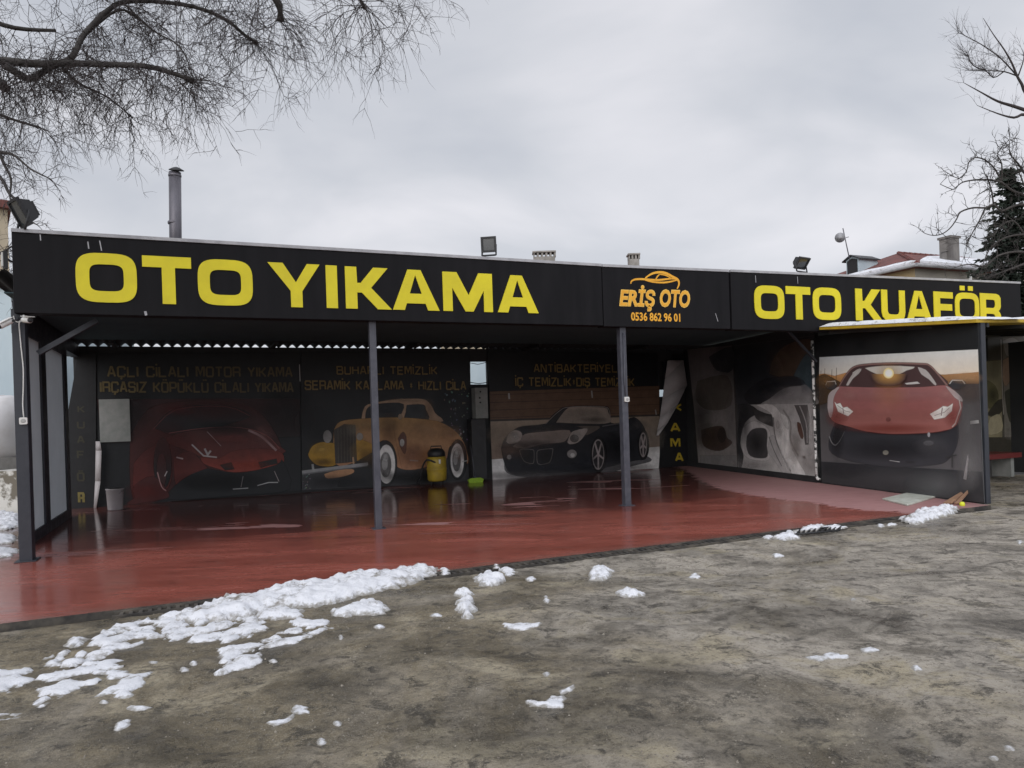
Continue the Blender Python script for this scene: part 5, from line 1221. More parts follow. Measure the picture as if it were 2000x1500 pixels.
# broom
bb = FR.p(FR.hit(929, 939, TB - .5)[0], TB - .5, 0)
t = thing('broom', 'broom with lime green head leaning at the back wall', 'broom', bb)
BF = Frame((bb.x, bb.y), ES, ET)
m = MB(); m.prism(BF, [(-.17, .0), (-.20, .07), (-.13, .11), (.13, .11), (.20, .07), (.17, .0)], -.04, .04); m.build('head', M['green'], t)
m = MB(); hh = FR.hit(919, 870, TB - .40); m.tube([bb + V((0, 0, .10)), FR.p(hh[0], TB - .40, hh[1])], .012, 8); m.tube([bb + V((0, 0, .09)), bb + V((-.01, .02, .17))], .022, 8); m.build('handle', M['steel'], t)
# bucket
kb = gnd(226, 996)
t = thing('bucket', 'white plastic bucket standing by the left back corner', 'bucket', kb)
m = MB(); m.lathe(kb, [(.02, .004), (.13, .004), (.135, .02), (.155, .40), (.165, .405), (.165, .425), (.15, .425), (.14, .40), (.12, .03), (.01, .025)], 24); m.build('body', M['banner_back'], t)
m = MB(); m.tube([kb + V((.16 * math.cos(a), -.02 + -.10 * abs(math.sin(a)), .39 - .10 * math.sin(a))) for a in [math.pi * k / 10 for k in range(11)]], .004, 6); m.build('handle', M['zinc'], t)
# dark washer cabinet with grey control box in the gap
ca0 = FR.hit(923, 930, TB - .3)[0]; ca1 = FR.hit(951, 930, TB - .3)[0]
t = thing('pressure_washer', 'dark washing machine cabinet with grey switch box between two posters', 'machine', FR.p((ca0 + ca1) / 2, TB - .2, 0))
m = MB(); m.box(FR, ca0, ca1, TB - .35, TB - .02, 0.05, 1.55); m.build('cabinet', M['black'], t, bevel=.01)
m = MB(); g0 = FR.hit(929, 795, TB - .3); g1 = FR.hit(952, 757, TB - .3); m.box(FR, g0[0], g1[0], TB - .3, TB - .02, 1.56, g1[1]); so = m.build('switch_box', M['paper'], t, bevel=.006)
for x, y in ((938, 765), (937, 777), (938, 786)):
    m = MB(); h = FR.hit(x, y, TB - .302); m.lathe(FR.p(h[0], TB - .302, h[1]), [(.022, 0), (.022, .012), (.0, .013)], 12, 0, -FR.ey); m.build('knob', M['black'], t)
# white board lying on the floor
q = [gnd(x, y, .03) for x, y in ((1723, 973), (1770, 962), (1829, 968), (1772, 985))]
m = MB(); m.hexa([p - V((0, 0, .028)) for p in q] + q); 
q2 = [p for p in q]
tag(m.build('board', M['slab_w'], bevel=.006), 'square white board lying flat on the red floor by the kiosk', 'board')
# broken timber by the kiosk corner
def plank(p0, p1, w, th, label):
    p0, p1 = Vector(p0), Vector(p1); d = (p1 - p0).normalized(); s_ = Vector((WV.x, WV.y, 0)); s_ = (s_ - d * s_.dot(d)).normalized(); n_ = d.cross(s_)
    m = MB()
    def cr_(p, k, j=0): return [p + s_ * (-w / 2 * k) + n_ * -th / 2 + d * j, p + s_ * (w / 2 * k) + n_ * -th / 2 - d * j, p + s_ * (w / 2 * k) + n_ * th / 2 - d * j, p + s_ * (-w / 2 * k) + n_ * th / 2 + d * j]
    m.hexa(cr_(p0, 1) + cr_(p1, .6, .04)); return tag(m.build('plank', M['wood']), label, 'timber', 'broken planks at the kiosk corner')
k0 = gnd(1850, 985); k1 = gnd(1868, 986)
w1 = WR.hit(1880, 963, -.06); plank(k0 + V((0, 0, .02)), WR.p(w1[0], -.07, w1[1]), .13, .02, 'broad broken plank leaning on the foot of the red car picture')
w3 = WR.hit(1890, 960, -.05); plank(k1 + V((0, 0, .02)), WR.p(w3[0], -.05, w3[1]), .07, .018, 'narrower broken plank right of the broad one at the kiosk corner')
w2, w2b = WR.hit(1884, 936, -.03), WR.hit(1891, 893, -.03); plank(WR.p(w2[0], -.03, w2[1]), WR.p(w2b[0], -.03, w2b[1]), .05, .012, 'grey splintered strip hanging on the lower right of the red car picture').data.materials[0] = M['banner_back']
yb = gnd(1879, 990, GZ)
m = MB(); m.lathe(yb, [(.001, 0), (.02, .003), (.034, .016), (.040, .04), (.034, .064), (.02, .077), (.001, .08)], 16); tag(m.build('ball', M['ball']), 'small yellow ball on the ground at the kiosk corner', 'ball')
# lifted grating section in the drain
q = [gnd(x, y, .02) for x, y in ((1552, 1042), (1640, 1034), (1650, 1026), (1560, 1033))]
m = MB()
for k in range(9):
    a, b = q[0].lerp(q[1], k / 9 + .02), q[3].lerp(q[2], k / 9 + .02); a2, b2 = q[0].lerp(q[1], k / 9 + .055), q[3].lerp(q[2], k / 9 + .055)
    m.hexa([a - V((0, 0, .025)), a2 - V((0, 0, .025)), b2 - V((0, 0, .025)), b - V((0, 0, .025)), a, a2, b2, b])
for i, j in ((0, 1), (3, 2)):
    m.tube([q[i] - V((0, 0, .01)), q[j] - V((0, 0, .01))], .014, 4)
tag(m.build('grating', M['black']), 'loose black grating lying over the drain at the right', 'grating')

# ------------------------------------------------------------------ snow
def inside(p, poly):
    c = False; n = len(poly); j = n - 1
    for i in range(n):
        a, b = poly[i], poly[j]
        if (a[1] > p[1]) != (b[1] > p[1]) and p[0] < (b[0] - a[0]) * (p[1] - a[1]) / (b[1] - a[1]) + a[0]: c = not c
        j = i
    return c
def sdist(p, poly):
    best = 1e9; n = len(poly)
    for i in range(n):
        a, b = poly[i], poly[(i + 1) % n]; dx, dy = b[0] - a[0], b[1] - a[1]; L2 = dx * dx + dy * dy
        k = 0 if L2 < 1e-12 else max(0, min(1, ((p[0] - a[0]) * dx + (p[1] - a[1]) * dy) / L2))
        d = math.hypot(p[0] - a[0] - k * dx, p[1] - a[1] - k * dy); best = min(best, d)
    return best if inside(p, poly) else -best
snow_n = [0]
def snow(px, h, label, group, holes=0.0, lump=0.5, zb=GZ, name='snow_patch', soft=0.06, freq=9.0, grow=0.0):
    if h < .06 and name == 'snow_patch': h, lump, soft = h * .62, min(lump, .45), .022
    elif name != 'snow_lump': lump = min(lump, .55)
    poly = [gnd(x, y, zb + .01) for x, y in px]; poly = [(p.x, p.y) for p in poly]
    xs = [p[0] for p in poly]; ys = [p[1] for p in poly]
    size = max(max(xs) - min(xs), max(ys) - min(ys)); step = max(0.008, min(0.022, size / 26))
    if size > 2: step = 0.026
    snow_n[0] += 1; off = Vector((snow_n[0] * 7.3, snow_n[0] * 3.1, 0))
    x0, y0 = min(xs) - .04, min(ys) - .04; nx_, ny_ = int((max(xs) - x0 + .04) / step) + 2, int((max(ys) - y0 + .04) / step) + 2
    amp = min(.06, size * .08)
    idx = {}; m = MB(); thk = []; D = {}
    for j in range(ny_):
        for i in range(nx_):
            x, y = x0 + i * step, y0 + j * step
            d = sdist((x, y), poly) + grow; w = Vector((x, y, 0)) + off
            d += amp * 1.3 * noise.fractal(w * freq, .7, 2, 5)
            if holes: d = min(d, (noise.fractal(w * 5.5, .8, 2, 5) + .52 - holes) * .18)
            D[i, j] = d
    for j in range(ny_):
        for i in range(nx_):
            if max(D.get((i + p, j + q), -1) for p in (-1, 0, 1) for q in (-1, 0, 1)) <= 0: continue
            x, y, d = x0 + i * step, y0 + j * step, D[i, j]; w = Vector((x, y, 0)) + off
            t_ = 1 - math.exp(-max(d, 0) / soft)
            z = h * t_ * (1 - lump + lump * (0.9 * abs(noise.fractal(w * 7, .9, 2.1, 4)) + .55 + .5 * noise.noise(w * 15)))
            z += 0.25 * min(h, .03) * t_ * noise.noise(w * 40)
            dp = FR.depth(Vector((x, y, 0)))
            base = zb if zb > -0.01 else (0.0 if dp > -3.31 else (yard_h(x, y) if dp < -3.48 else -.02))
            if d < 0: z = -.008
            idx[i, j] = len(m.v); m.v.append(Vector((x, y, base + z))); thk.append(t_ * min(1, z / .022 + .25) if z > 0 else 0)
    for (i, j), a in idx.items():
        b, c, d_ = idx.get((i + 1, j)), idx.get((i + 1, j + 1)), idx.get((i, j + 1))
        if b is not None and c is not None and d_ is not None: m.face((a, b, c, d_), 0, True, [(thk[q],) * 3 for q in (a, b, c, d_)])
    if not m.f: return
    tag(m.build(name, M['snow']), label, 'snow', group)
GS = 'melting snow on the yard'
def bx(x0, y0, x1, y1, seed=0):
    rg = random.Random(seed or int(x0 * 7 + y0)); cx, cy, rx, ry = (x0 + x1) / 2, (y0 + y1) / 2, (x1 - x0) / 2, (y1 - y0) / 2
    return [(cx + rx * rg.uniform(.72, 1.12) * math.cos(t), cy + ry * rg.uniform(.72, 1.12) * math.sin(t)) for t in [2 * math.pi * k / 9 for k in range(9)]]
snow([(858, 1112), (825, 1110), (760, 1121), (690, 1124), (633, 1138), (560, 1146), (490, 1164), (446, 1164), (420, 1176), (367, 1192), (330, 1198), (300, 1204), (380, 1215), (480, 1203), (525, 1188), (600, 1184), (654, 1177), (696, 1167), (740, 1154), (800, 1140), (845, 1122)], 0.098, 'long lumpy snow bank along the front edge of the red floor', GS, lump=.75, soft=.09, name='snow_bank')
snow([(367, 1196), (301, 1202), (245, 1214), (210, 1224), (196, 1240), (168, 1253), (122, 1273), (80, 1290), (98, 1296), (150, 1296), (210, 1276), (248, 1262), (294, 1241), (350, 1243), (388, 1254), (437, 1252), (483, 1238), (521, 1224), (500, 1206), (480, 1198), (420, 1206)], .05, 'broad trodden snow patch below the snow bank, mud showing through', GS, holes=.40, lump=.7, grow=.02)
snow([(497, 1190), (540, 1186), (588, 1190), (585, 1203), (540, 1207), (505, 1206)], .06, 'row of rounded snow lumps just below the middle of the snow bank', GS, lump=.8, grow=.01)
snow([(560, 1212), (595, 1208), (640, 1211), (638, 1229), (595, 1246), (560, 1257), (514, 1264), (511, 1253), (542, 1236), (574, 1225)], .04, 'curved snow patch with a ragged rim right of the broad patch', GS, holes=.26, grow=.01)
snow([(434, 1264), (480, 1255), (515, 1257), (475, 1274), (465, 1282), (434, 1296), (429, 1278)], .03, 'thin hook shaped snow patch above the bright slanting one', GS, holes=.12, grow=.01)
snow([(504, 1273), (513, 1288), (483, 1302), (451, 1309), (423, 1316), (429, 1306), (465, 1287)], .04, 'bright slanting snow patch pointing down left', GS, grow=.015)
snow([(224, 1288), (228, 1297), (196, 1313), (175, 1334), (122, 1351), (80, 1372), (60, 1364), (84, 1344), (91, 1316), (140, 1302), (175, 1292)], .045, 'large slanting snow patch in the lower left', GS, holes=.28, lump=.6, grow=.02)
snow([(207, 1312), (236, 1301), (243, 1311), (282, 1316), (276, 1337), (255, 1355), (238, 1357), (224, 1346), (190, 1356), (222, 1337), (236, 1320)], .035, 'claw shaped snow patch right of the large lower left patch', GS, lump=.3, grow=.012)
snow([(-90, 1312), (0, 1308), (45, 1309), (54, 1322), (38, 1334), (0, 1350), (-90, 1362)], .05, 'snow patch cut by the left edge of the picture', GS, grow=.01)
snow([(129, 1260), (136, 1247), (150, 1243), (172, 1245), (158, 1254), (140, 1262)], .06, 'rounded snow lump left of the broad trodden patch', GS, grow=.01)
snow([(-40, 1385), (20, 1390), (55, 1390), (28, 1398), (-40, 1404)], .015, 'thin grey smear of snow low at the left edge', GS, holes=.2, grow=.01)
snow([(652, 1190), (690, 1178), (730, 1172), (760, 1187), (740, 1196), (680, 1202), (650, 1200)], .07, 'ragged snow patch below the right part of the snow bank', GS, holes=.05, lump=.85, grow=.015)
snow(bx(929, 1119, 980, 1142), .10, 'tall double snow lump below the floor edge near the middle', GS, lump=.8, grow=.015)
snow(bx(887, 1150, 922, 1166), .09, 'rounded snow lump left of the upright lump', GS, lump=.8, grow=.012)
snow(bx(895, 1174, 926, 1203), .12, 'upright snow lump with a pointed top in the middle of the yard', GS, lump=.8, grow=.012)
snow([(985, 1215), (1020, 1216), (1057, 1214), (1050, 1221), (1020, 1227), (992, 1226)], .03, 'flat oblong snow strip in the middle of the yard', GS, grow=.012)
snow(bx(1148, 1107, 1197, 1128), .09, 'large rounded snow lump right of the middle near the floor edge', GS, lump=.8, grow=.012)
snow(bx(1202, 1148, 1260, 1166), .06, 'greyish snow lump in front of the large rounded lump', GS, holes=.05, lump=.8, grow=.01)
snow([(1029, 1367), (1066, 1368), (1075, 1357), (1100, 1355), (1098, 1378), (1070, 1376), (1033, 1379)], .03, 'arrow shaped snow patch in the lower middle', GS, lump=.3, grow=.008)
snow([(1093, 1346), (1121, 1334), (1117, 1345), (1096, 1352)], .02, 'small slanting snow sliver above the arrow shaped patch', GS, lump=.3, grow=.008)
snow([(523, 1408), (545, 1399), (556, 1401), (574, 1391), (572, 1400), (560, 1408), (535, 1415)], .03, 'small winged snow patch low in the left half', GS, lump=.3, grow=.008)
snow(bx(567, 1371, 605, 1390), .02, 'grey speckled snow patch above the winged one', GS, holes=.15, grow=.008)
snow([(224, 1422), (230, 1410), (246, 1401), (256, 1400), (250, 1410), (232, 1425)], .03, 'slim snow patch lowest in the left part of the yard', GS, lump=.3, grow=.006)
snow([(1576, 1279), (1620, 1271), (1656, 1273), (1650, 1279), (1600, 1285)], .012, 'flat translucent snow smear right of the middle', GS, holes=.18, grow=.015)
snow(bx(1680, 1261, 1714, 1270), .025, 'small flat snow piece right of the translucent smear', GS, lump=.3, grow=.008)
snow([(1762, 1016), (1790, 1004), (1830, 996), (1862, 993), (1858, 1003), (1820, 1012), (1785, 1022)], .10, 'snow bank at the right end of the drain by the kiosk', GS, lump=.8, name='snow_bank', grow=.03)
snow([(1512, 1050), (1535, 1040), (1560, 1042), (1556, 1050), (1530, 1054)], .08, 'snow heap beside the loose black grating', GS, lump=.8, grow=.02)
snow([(1554, 1036), (1580, 1027), (1608, 1024), (1600, 1031), (1570, 1037)], .06, 'snow streak behind the loose black grating', GS, lump=.8, grow=.02, zb=0.0)
snow([(1606, 1029), (1630, 1025), (1650, 1028), (1630, 1032)], .04, 'thin snow streak at the right end of the loose grating', GS, lump=.8, grow=.02, zb=0.0)
snow([(-60, 1008), (20, 1006), (36, 1012), (34, 1030), (10, 1036), (-60, 1040)], .10, 'deep snow left of the corner post below the peeling wall', GS, grow=.05)
snow([(-60, 1046), (10, 1046), (32, 1052), (20, 1062), (-60, 1070)], .07, 'middle snow ridge left of the corner post', GS, grow=.03)
snow([(-60, 1076), (5, 1074), (34, 1076), (20, 1088), (-60, 1096)], .06, 'front snow ridge left of the corner post', GS, grow=.03)
small = [(290, 1284, 308, 1294), (195, 1365, 212, 1371), (250, 1370, 290, 1382), (350, 1297, 370, 1310), (372, 1291, 386, 1298), (525, 1286, 541, 1292), (661, 1236, 671, 1246), (730, 1217, 752, 1225), (859, 1110, 879, 1121),
         (962, 1102, 977, 1109), (978, 1104, 1008, 1121), (1025, 1123, 1048, 1132), (841, 1194, 865, 1201), (1062, 1168, 1073, 1177), (1063, 1161, 1069, 1167), (1061, 1305, 1073, 1316), (649, 1404, 670, 1414), (619, 1437, 638, 1450),
         (1344, 1116, 1369, 1127), (1507, 1081, 1529, 1087), (1490, 1043, 1513, 1052), (1710, 1021, 1728, 1028), (1732, 1019, 1752, 1025), (1778, 1296, 1802, 1305), (1961, 1449, 1981, 1461), (1932, 1470, 1950, 1478),
         (1660, 1168, 1670, 1172), (1986, 1050, 1997, 1060)]
for k, (x0, y0, x1, y1) in enumerate(small):
    snow(bx(x0, y0, x1, y1), (.014, .03, .02)[k % 3], 'small loose crumb of melting snow lying alone on the muddy yard', 'snow crumbs on the yard', lump=.6, soft=.03, name='snow_lump', grow=.006)

# loose grit on the yard, thickest near the drain
rg = random.Random(11); m = MB()
for k in range(5200):
    if rg.random() < .72:
        x, y = rg.uniform(600, 1900), 0; y = lin((600, 1165), (1900, 1015))(x) + abs(rg.gauss(0, 55)) + 2
    else: x, y = rg.uniform(-20, 2020), rg.uniform(1080, 1490)
    p = gnd(x, y, GZ)
    if FR.depth(p) > -3.5: continue
    r = rg.uniform(.003, .0075) * (1.7 if rg.random() < .05 else 1)
    z = yard_h(p.x, p.y); i = len(m.v); a = rg.uniform(0, 6)
    q = [(1, 0, .3), (0, 1, .25), (-1, 0, .35), (0, -1, .3)]
    for dx, dy, dz in q:
        ca, sa = math.cos(a), math.sin(a); k1 = rg.uniform(.6, 1.2); m.v.append(Vector((p.x + r * k1 * (dx * ca - dy * sa), p.y + r * k1 * (dx * sa + dy * ca), z + r * dz * .4)))
    m.v.append(Vector((p.x + r * .2, p.y, z + r * rg.uniform(.7, 1.1)))); m.v.append(Vector((p.x - r * .3, p.y + r * .2, z + r * rg.uniform(.5, 1.0))))
    for f in ((0, 1, 4), (1, 5, 4), (1, 2, 5), (2, 3, 5), (3, 4, 5), (3, 0, 4)): m.face([i + t_ for t_ in f])
tag(m.build('gravel', mk('grit', (0.28, 0.255, 0.21), (0.12, 0.10, 0.08), 2.2, 0.75)), 'loose grit scattered over the muddy yard', 'gravel', kind='stuff')

# ------------------------------------------------------------------ trees
def lerp_path(pts, n):
    return [Vector(p) for p in pts]
def smooth3(pts, n=4):
    P = [Vector(p) for p in pts]; out = []
    for i in range(len(P) - 1):
        p0, p1, p2, p3 = P[max(i - 1, 0)], P[i], P[i + 1], P[min(i + 2, len(P) - 1)]
        for k in range(n):
            t = k / n; out.append(.5 * ((2 * p1) + (p2 - p0) * t + (2 * p0 - 5 * p1 + 4 * p2 - p3) * t * t + (3 * p1 - p0 - 3 * p2 + p3) * t ** 3))
    out.append(P[-1]); return out
def rnd(rg): return Vector((rg.gauss(0, 1), rg.gauss(0, 1), rg.gauss(0, 1)))
def twig(m, rg, p, d, L, r, lev, grav, wob, kids, n=6, spread=.7, ksc=.5):
    pts = [Vector(p)]; d = Vector(d).normalized(); st = L / n; dirs = [d.copy()]
    for k in range(n):
        d = (d + Vector((0, 0, -grav)) + rnd(rg) * wob).normalized(); pts.append(pts[-1] + d * st); dirs.append(d.copy())
    m.tube(pts, [r * (1 - .75 * k / n) for k in range(n + 1)], 3, cap=False)
    if lev > 0:
        for c in range(kids):
            k = rg.randint(1, n - 1); dd = (dirs[k] + rnd(rg) * spread).normalized()
            twig(m, rg, pts[k], dd, L * rg.uniform(.35, .75) * ksc * 1.6, r * .72, lev - 1, grav, wob, max(2, kids - 1), max(4, n - 1), spread, ksc)
def limb_pts(px, Y0, Y1=None, n=4):
    Y1 = Y1 if Y1 is not None else Y0; N_ = len(px)
    return smooth3([at(x, y, Y0 + (Y1 - Y0) * i / (N_ - 1)) for i, (x, y) in enumerate(px)], n)
def taper(n, r0, r1): return [r0 + (r1 - r0) * k / (n - 1) for k in range(n)]

# near tree, trunk outside the picture on the left
rg = random.Random(21)
TX, TYY = -8.6, 6.3
lt = thing('bare_tree', 'large bare tree with hanging twigs reaching in at the upper left', 'tree', (TX, TYY, GZ))
m = MB(); tp = smooth3([(TX, TYY, GZ - .1), (TX + .1, TYY, 1.2), (TX - .05, TYY + .1, 2.6), (TX + .15, TYY + .1, 4.2), (TX + .3, TYY, 6.0), (TX + .2, TYY + .3, 8.0)], 4)
m.tube(tp, taper(len(tp), .34, .14), 14); m.build('trunk', M['bark'], lt)
mL = MB(); mT = MB()
tr = Vector((TX + .12, TYY + .1, 4.1)); tr2 = Vector((TX + .25, TYY, 5.4))
limbs = []
def limb(px, Y0, Y1, r0, r1, root=None, knob=0):
    pts = limb_pts(px, Y0, Y1)
    if root is not None: pts = smooth3([root, (root + pts[0]) / 2 + Vector((0, 0, .15)), pts[0]], 4)[:-1] + pts
    rad = taper(len(pts), r0, r1)
    if knob:
        for k in range(3): rad[-1 - k] = knob * (1 - .18 * k)
    mL.tube(pts, rad, 8); limbs.append(pts); return pts
A_ = limb([(-160, 112), (0, 119), (70, 125), (135, 124), (200, 126), (280, 129), (330, 141), (378, 158)], 6.2, 6.6, .047, .018, tr, .030)
B_ = limb([(10, 128), (40, 147), (64, 153), (100, 131), (140, 113), (160, 75), (185, 45), (215, 18), (240, 5), (300, 3), (380, 14), (440, 38), (480, 70), (502, 84)], 6.2, 7.4, .031, .014, None, .022)
C_ = limb([(-120, -60), (60, -50), (200, -30), (330, -45), (480, -40), (540, 0), (548, 42)], 6.6, 7.2, .06, .035, tr2, .04)
D_ = limb([(-150, -150), (150, -160), (420, -130), (620, -90), (690, -20), (712, 16)], 6.0, 7.0, .05, .014, tr2, .018)
E_ = limb([(-200, 20), (-60, 30), (30, 55), (110, 60)], 7.0, 7.4, .05, .015, tr2)
F_ = limb([(-150, 170), (-60, 165), (0, 162), (10, 172)], 6.5, 6.4, .05, .035, tr, .045)
G_ = limb([(160, 75), (230, 20), (275, 40), (300, 60)], 6.9, 7.2, .014, .008)
H_ = limb([(-120, 230), (-40, 215), (30, 235), (80, 250)], 7.3, 7.6, .03, .01, tr)
I_ = limb([(200, -30), (330, -60), (520, -75), (760, -70), (820, -30)], 7.5, 7.8, .03, .01)
J_ = limb([(120, 128), (150, 160), (210, 190), (260, 230)], 6.5, 7.3, .012, .005)
K_ = limb([(240, 5), (300, 60), (350, 90), (375, 140)], 7.0, 6.7, .010, .005)
mL.build('limb', M['bark'], lt)
def hang(pts, cnt, L0, L1, side=.8, kids=4, lo=0.0, hi=1.0, lev=2, r=.0042):
    for k in range(cnt):
        q = pts[min(len(pts) - 1, int(len(pts) * (lo + (hi - lo) * rg.random())))]
        d = Vector((rg.gauss(.12, side), rg.gauss(0, .5), rg.uniform(-1.0, .35)))
        twig(mT, rg, q + rnd(rg) * .01, d, rg.uniform(L0, L1), rg.uniform(.65, 1.1) * r, lev, .115, .21, kids, 7, .95)
hang(A_, 130, .35, .85, .7, 4, .25, 1); hang(B_, 130, .35, .80, .8, 4); hang(C_, 73, .5, .95, .7, 4, .3, 1); hang(D_, 42, .6, 1.0, .6, 4, .35, 1)
hang(E_, 50, .5, .9); hang(F_, 29, .4, .8); hang(G_, 29, .3, .6); hang(H_, 63, .45, .80, .8); hang(I_, 31, .6, 1.0, .6, 4, .3, 1); hang(J_, 42, .4, .7); hang(K_, 29, .3, .6)
for pts, cnt in ((A_, 14), (B_, 12), (C_, 10), (D_, 9)):
    hang(pts, cnt, .4, .8, 1.0, 4, .93, 1)
o = mT.build('twigs', M['twig'], lt)
print('twig faces', len(mT.f))

# smaller tree behind the left corner
rg = random.Random(5)
sx = at(-60, 500, 17)
t = thing('bare_tree', 'small bare tree with crooked dark twigs behind the left floodlight', 'tree', (sx.x, 17, GZ))
m = MB(); tp = smooth3([(sx.x, 17, GZ - .1), (sx.x + .1, 17, 2.5), (sx.x - .05, 17, 5.0), (sx.x + .1, 17, 7.5)], 4); m.tube(tp, taper(len(tp), .16, .07), 10); m.build('trunk', M['bark'], t)
mm = MB(); mt_ = MB()
for px in ([(-50, 250), (-10, 280), (8, 320), (22, 350), (20, 385), (28, 398)], [(-40, 330), (0, 345), (20, 380), (45, 400), (60, 430), (75, 440)], [(-50, 520), (-10, 500), (10, 490), (25, 480)], [(-50, 560), (-10, 545), (10, 530), (28, 540)], [(-40, 300), (20, 300), (60, 330), (100, 350)]):
    pts = limb_pts(px, 17, 16.6); mm.tube(pts, taper(len(pts), .045, .012), 6)
    for k in range(20):
        q = pts[rg.randint(2, len(pts) - 1)]; twig(mt_, rg, q, Vector((rg.gauss(.5, .7), rg.gauss(0, .4), rg.gauss(-.25, .6))), rg.uniform(.3, 1.0), .008, 1, .08, .28, 4, 6)
mm.build('limb', M['bark'], t); mt_.build('twigs', M['twig'], t)

# right hand trees
def rt(pts): return [(1700 + x * .4, y * .4) for x, y in pts]
rg = random.Random(31)
bx_ = at(2090, 500, 23)
t = thing('bare_tree', 'gnarled grey bare tree in front of the conifer at the right edge', 'tree', (bx_.x, 23, GZ))
m = MB(); tp = smooth3([(bx_.x, 23, GZ - .1), (bx_.x + .2, 23, 3), (bx_.x - .1, 23, 6), (bx_.x + .2, 23, 9)], 4); m.tube(tp, taper(len(tp), .30, .12), 12); m.build('trunk', M['bark'], t)
mm = MB(); mt_ = MB()
RL = [rt([(980, 1230), (850, 1150), (750, 1145), (660, 1160), (590, 1205), (560, 1260), (540, 1320)]), rt([(980, 1120), (850, 1040), (750, 1000), (690, 1010), (640, 1030), (600, 1000), (560, 1015), (500, 1015), (440, 1035), (420, 1070), (390, 1112), (350, 1142), (305, 1150), (265, 1140)]),
      rt([(980, 1050), (830, 980), (740, 950), (690, 930), (640, 892), (590, 880), (540, 878), (500, 880), (450, 890), (420, 912), (400, 925), (340, 900)]), rt([(640, 892), (610, 830), (560, 782), (510, 770), (480, 792), (468, 835), (430, 872), (355, 832)]),
      rt([(600, 1000), (592, 940), (580, 900), (560, 850)]), rt([(830, 980), (760, 860), (720, 800), (680, 750), (678, 690)]), rt([(560, 1015), (530, 1080), (490, 1150), (470, 1200)]), rt([(900, 1190), (780, 1230), (700, 1230), (620, 1250), (560, 1300), (480, 1290), (400, 1310)]),
      rt([(850, 1040), (790, 1000), (740, 880), (700, 780)]), rt([(640, 892), (640, 800), (620, 750), (680, 680)]), rt([(750, 1145), (700, 1080), (640, 1100), (600, 1150)]), rt([(850, 1250), (720, 1300), (640, 1330), (560, 1360)])]
for px in RL:
    pts = limb_pts(px, 22.6, 22.2, 3); mm.tube(pts, taper(len(pts), .046 if px[0][0] > 2010 else .026, .010), 6)
    for k in range(22):
        q = pts[rg.randint(3, len(pts) - 1)]; twig(mt_, rg, q, Vector((rg.gauss(-.25, .8), rg.gauss(0, .4), rg.gauss(.15, .8))), rg.uniform(.25, .85), .011, 1, .0, .30, 3, 5, .9)
mm.build('limb', M['twig_grey'], t); mt_.build('twigs', M['twig_grey'], t)

rg = random.Random(41); bx_ = at(2110, 400, 20)
t = thing('bare_tree', 'slender bare tree whose fine upright twigs fan out in the upper right', 'tree', (bx_.x, 20, GZ))
m = MB(); tp = smooth3([(bx_.x, 20, GZ - .1), (bx_.x + .1, 20, 4), (bx_.x, 20, 7), (bx_.x + .1, 20, 10.5)], 4); m.tube(tp, taper(len(tp), .2, .06), 10); m.build('trunk', M['bark'], t)
mm = MB(); mt_ = MB()
for px in (rt([(1000, 760), (860, 600), (760, 460), (738, 412), (715, 372), (690, 310), (650, 240), (600, 170), (550, 90)]), rt([(715, 372), (640, 290), (560, 230), (490, 190), (430, 160)]), rt([(715, 372), (650, 350), (560, 345), (480, 345)]), rt([(720, 372), (745, 300), (755, 230)]), rt([(900, 620), (760, 560), (700, 575), (620, 555), (520, 515)]), rt([(820, 560), (700, 520), (620, 495), (540, 452), (455, 405)]), rt([(650, 350), (600, 380), (560, 340)]), rt([(560, 345), (500, 320), (470, 260)])):
    pts = limb_pts(px, 20, 19.8, 3); big_ = px[0][0] > 2020
    mm.tube(pts, taper(len(pts),   .055 if big_ else .020, .006), 6)
    for k in range(30 if px[0][1] < 400 * .4 + 60 else 7):
        q = pts[rg.randint(3, len(pts) - 1)]
        if q.x / q.y > .72: continue
        twig(mt_, rg, q, Vector((rg.gauss(-.35, .5), rg.gauss(0, .4), rg.gauss(.6, .5))), rg.uniform(.3, .8), .0045, 1, -.05, .12, 3, 5, .5)
mm.build('limb', M['twig'], t); mt_.build('twigs', M['twig'], t)

# conifer
rg = random.Random(51); cY = 26.0; ctop = at(1964, 328, cY); cx = ctop.x + .15
t = thing('conifer', 'tall dark evergreen conifer behind the right end of the canopy', 'tree', (cx, cY, GZ))
m = MB(); m.tube([(cx, cY, GZ - .1), (cx, cY, ctop.z - .2)], [.22, .03], 10); m.build('trunk', M['bark'], t)
m = MB(); H = ctop.z
z_ = H - .1
while z_ > 1.0:
    f = (H - z_); rad = min(2.6, .20 + f * .31)
    for k in range(int(5 + min(9, f * 1.7))):
        a = rg.uniform(0, 2 * math.pi); L = rad * rg.uniform(.6, 1.12); dr_ = rg.uniform(.12, .45)
        n_ = int(8 + L * 12)
        for q in range(n_):
            s_ = (q + rg.random()) / n_; p = Vector((cx + math.cos(a) * L * s_, cY + math.sin(a) * L * s_, z_ - dr_ * L * s_ * s_ + .12 * s_))
            for w in range(3):
                d = Vector((math.cos(a) + rg.gauss(0, .7), math.sin(a) + rg.gauss(0, .7), rg.gauss(-.35, .4))).normalized(); sz = rg.uniform(.10, .22)
                s2 = d.cross(rnd(rg)).normalized() * sz * .26; m.poly([p, p + d * sz * .5 + s2, p + d * sz, p + d * sz * .5 - s2], 0)
    z_ -= rg.uniform(.10, .17)
m.build('crown', M['needles'], t)
print('conifer', len(m.f))

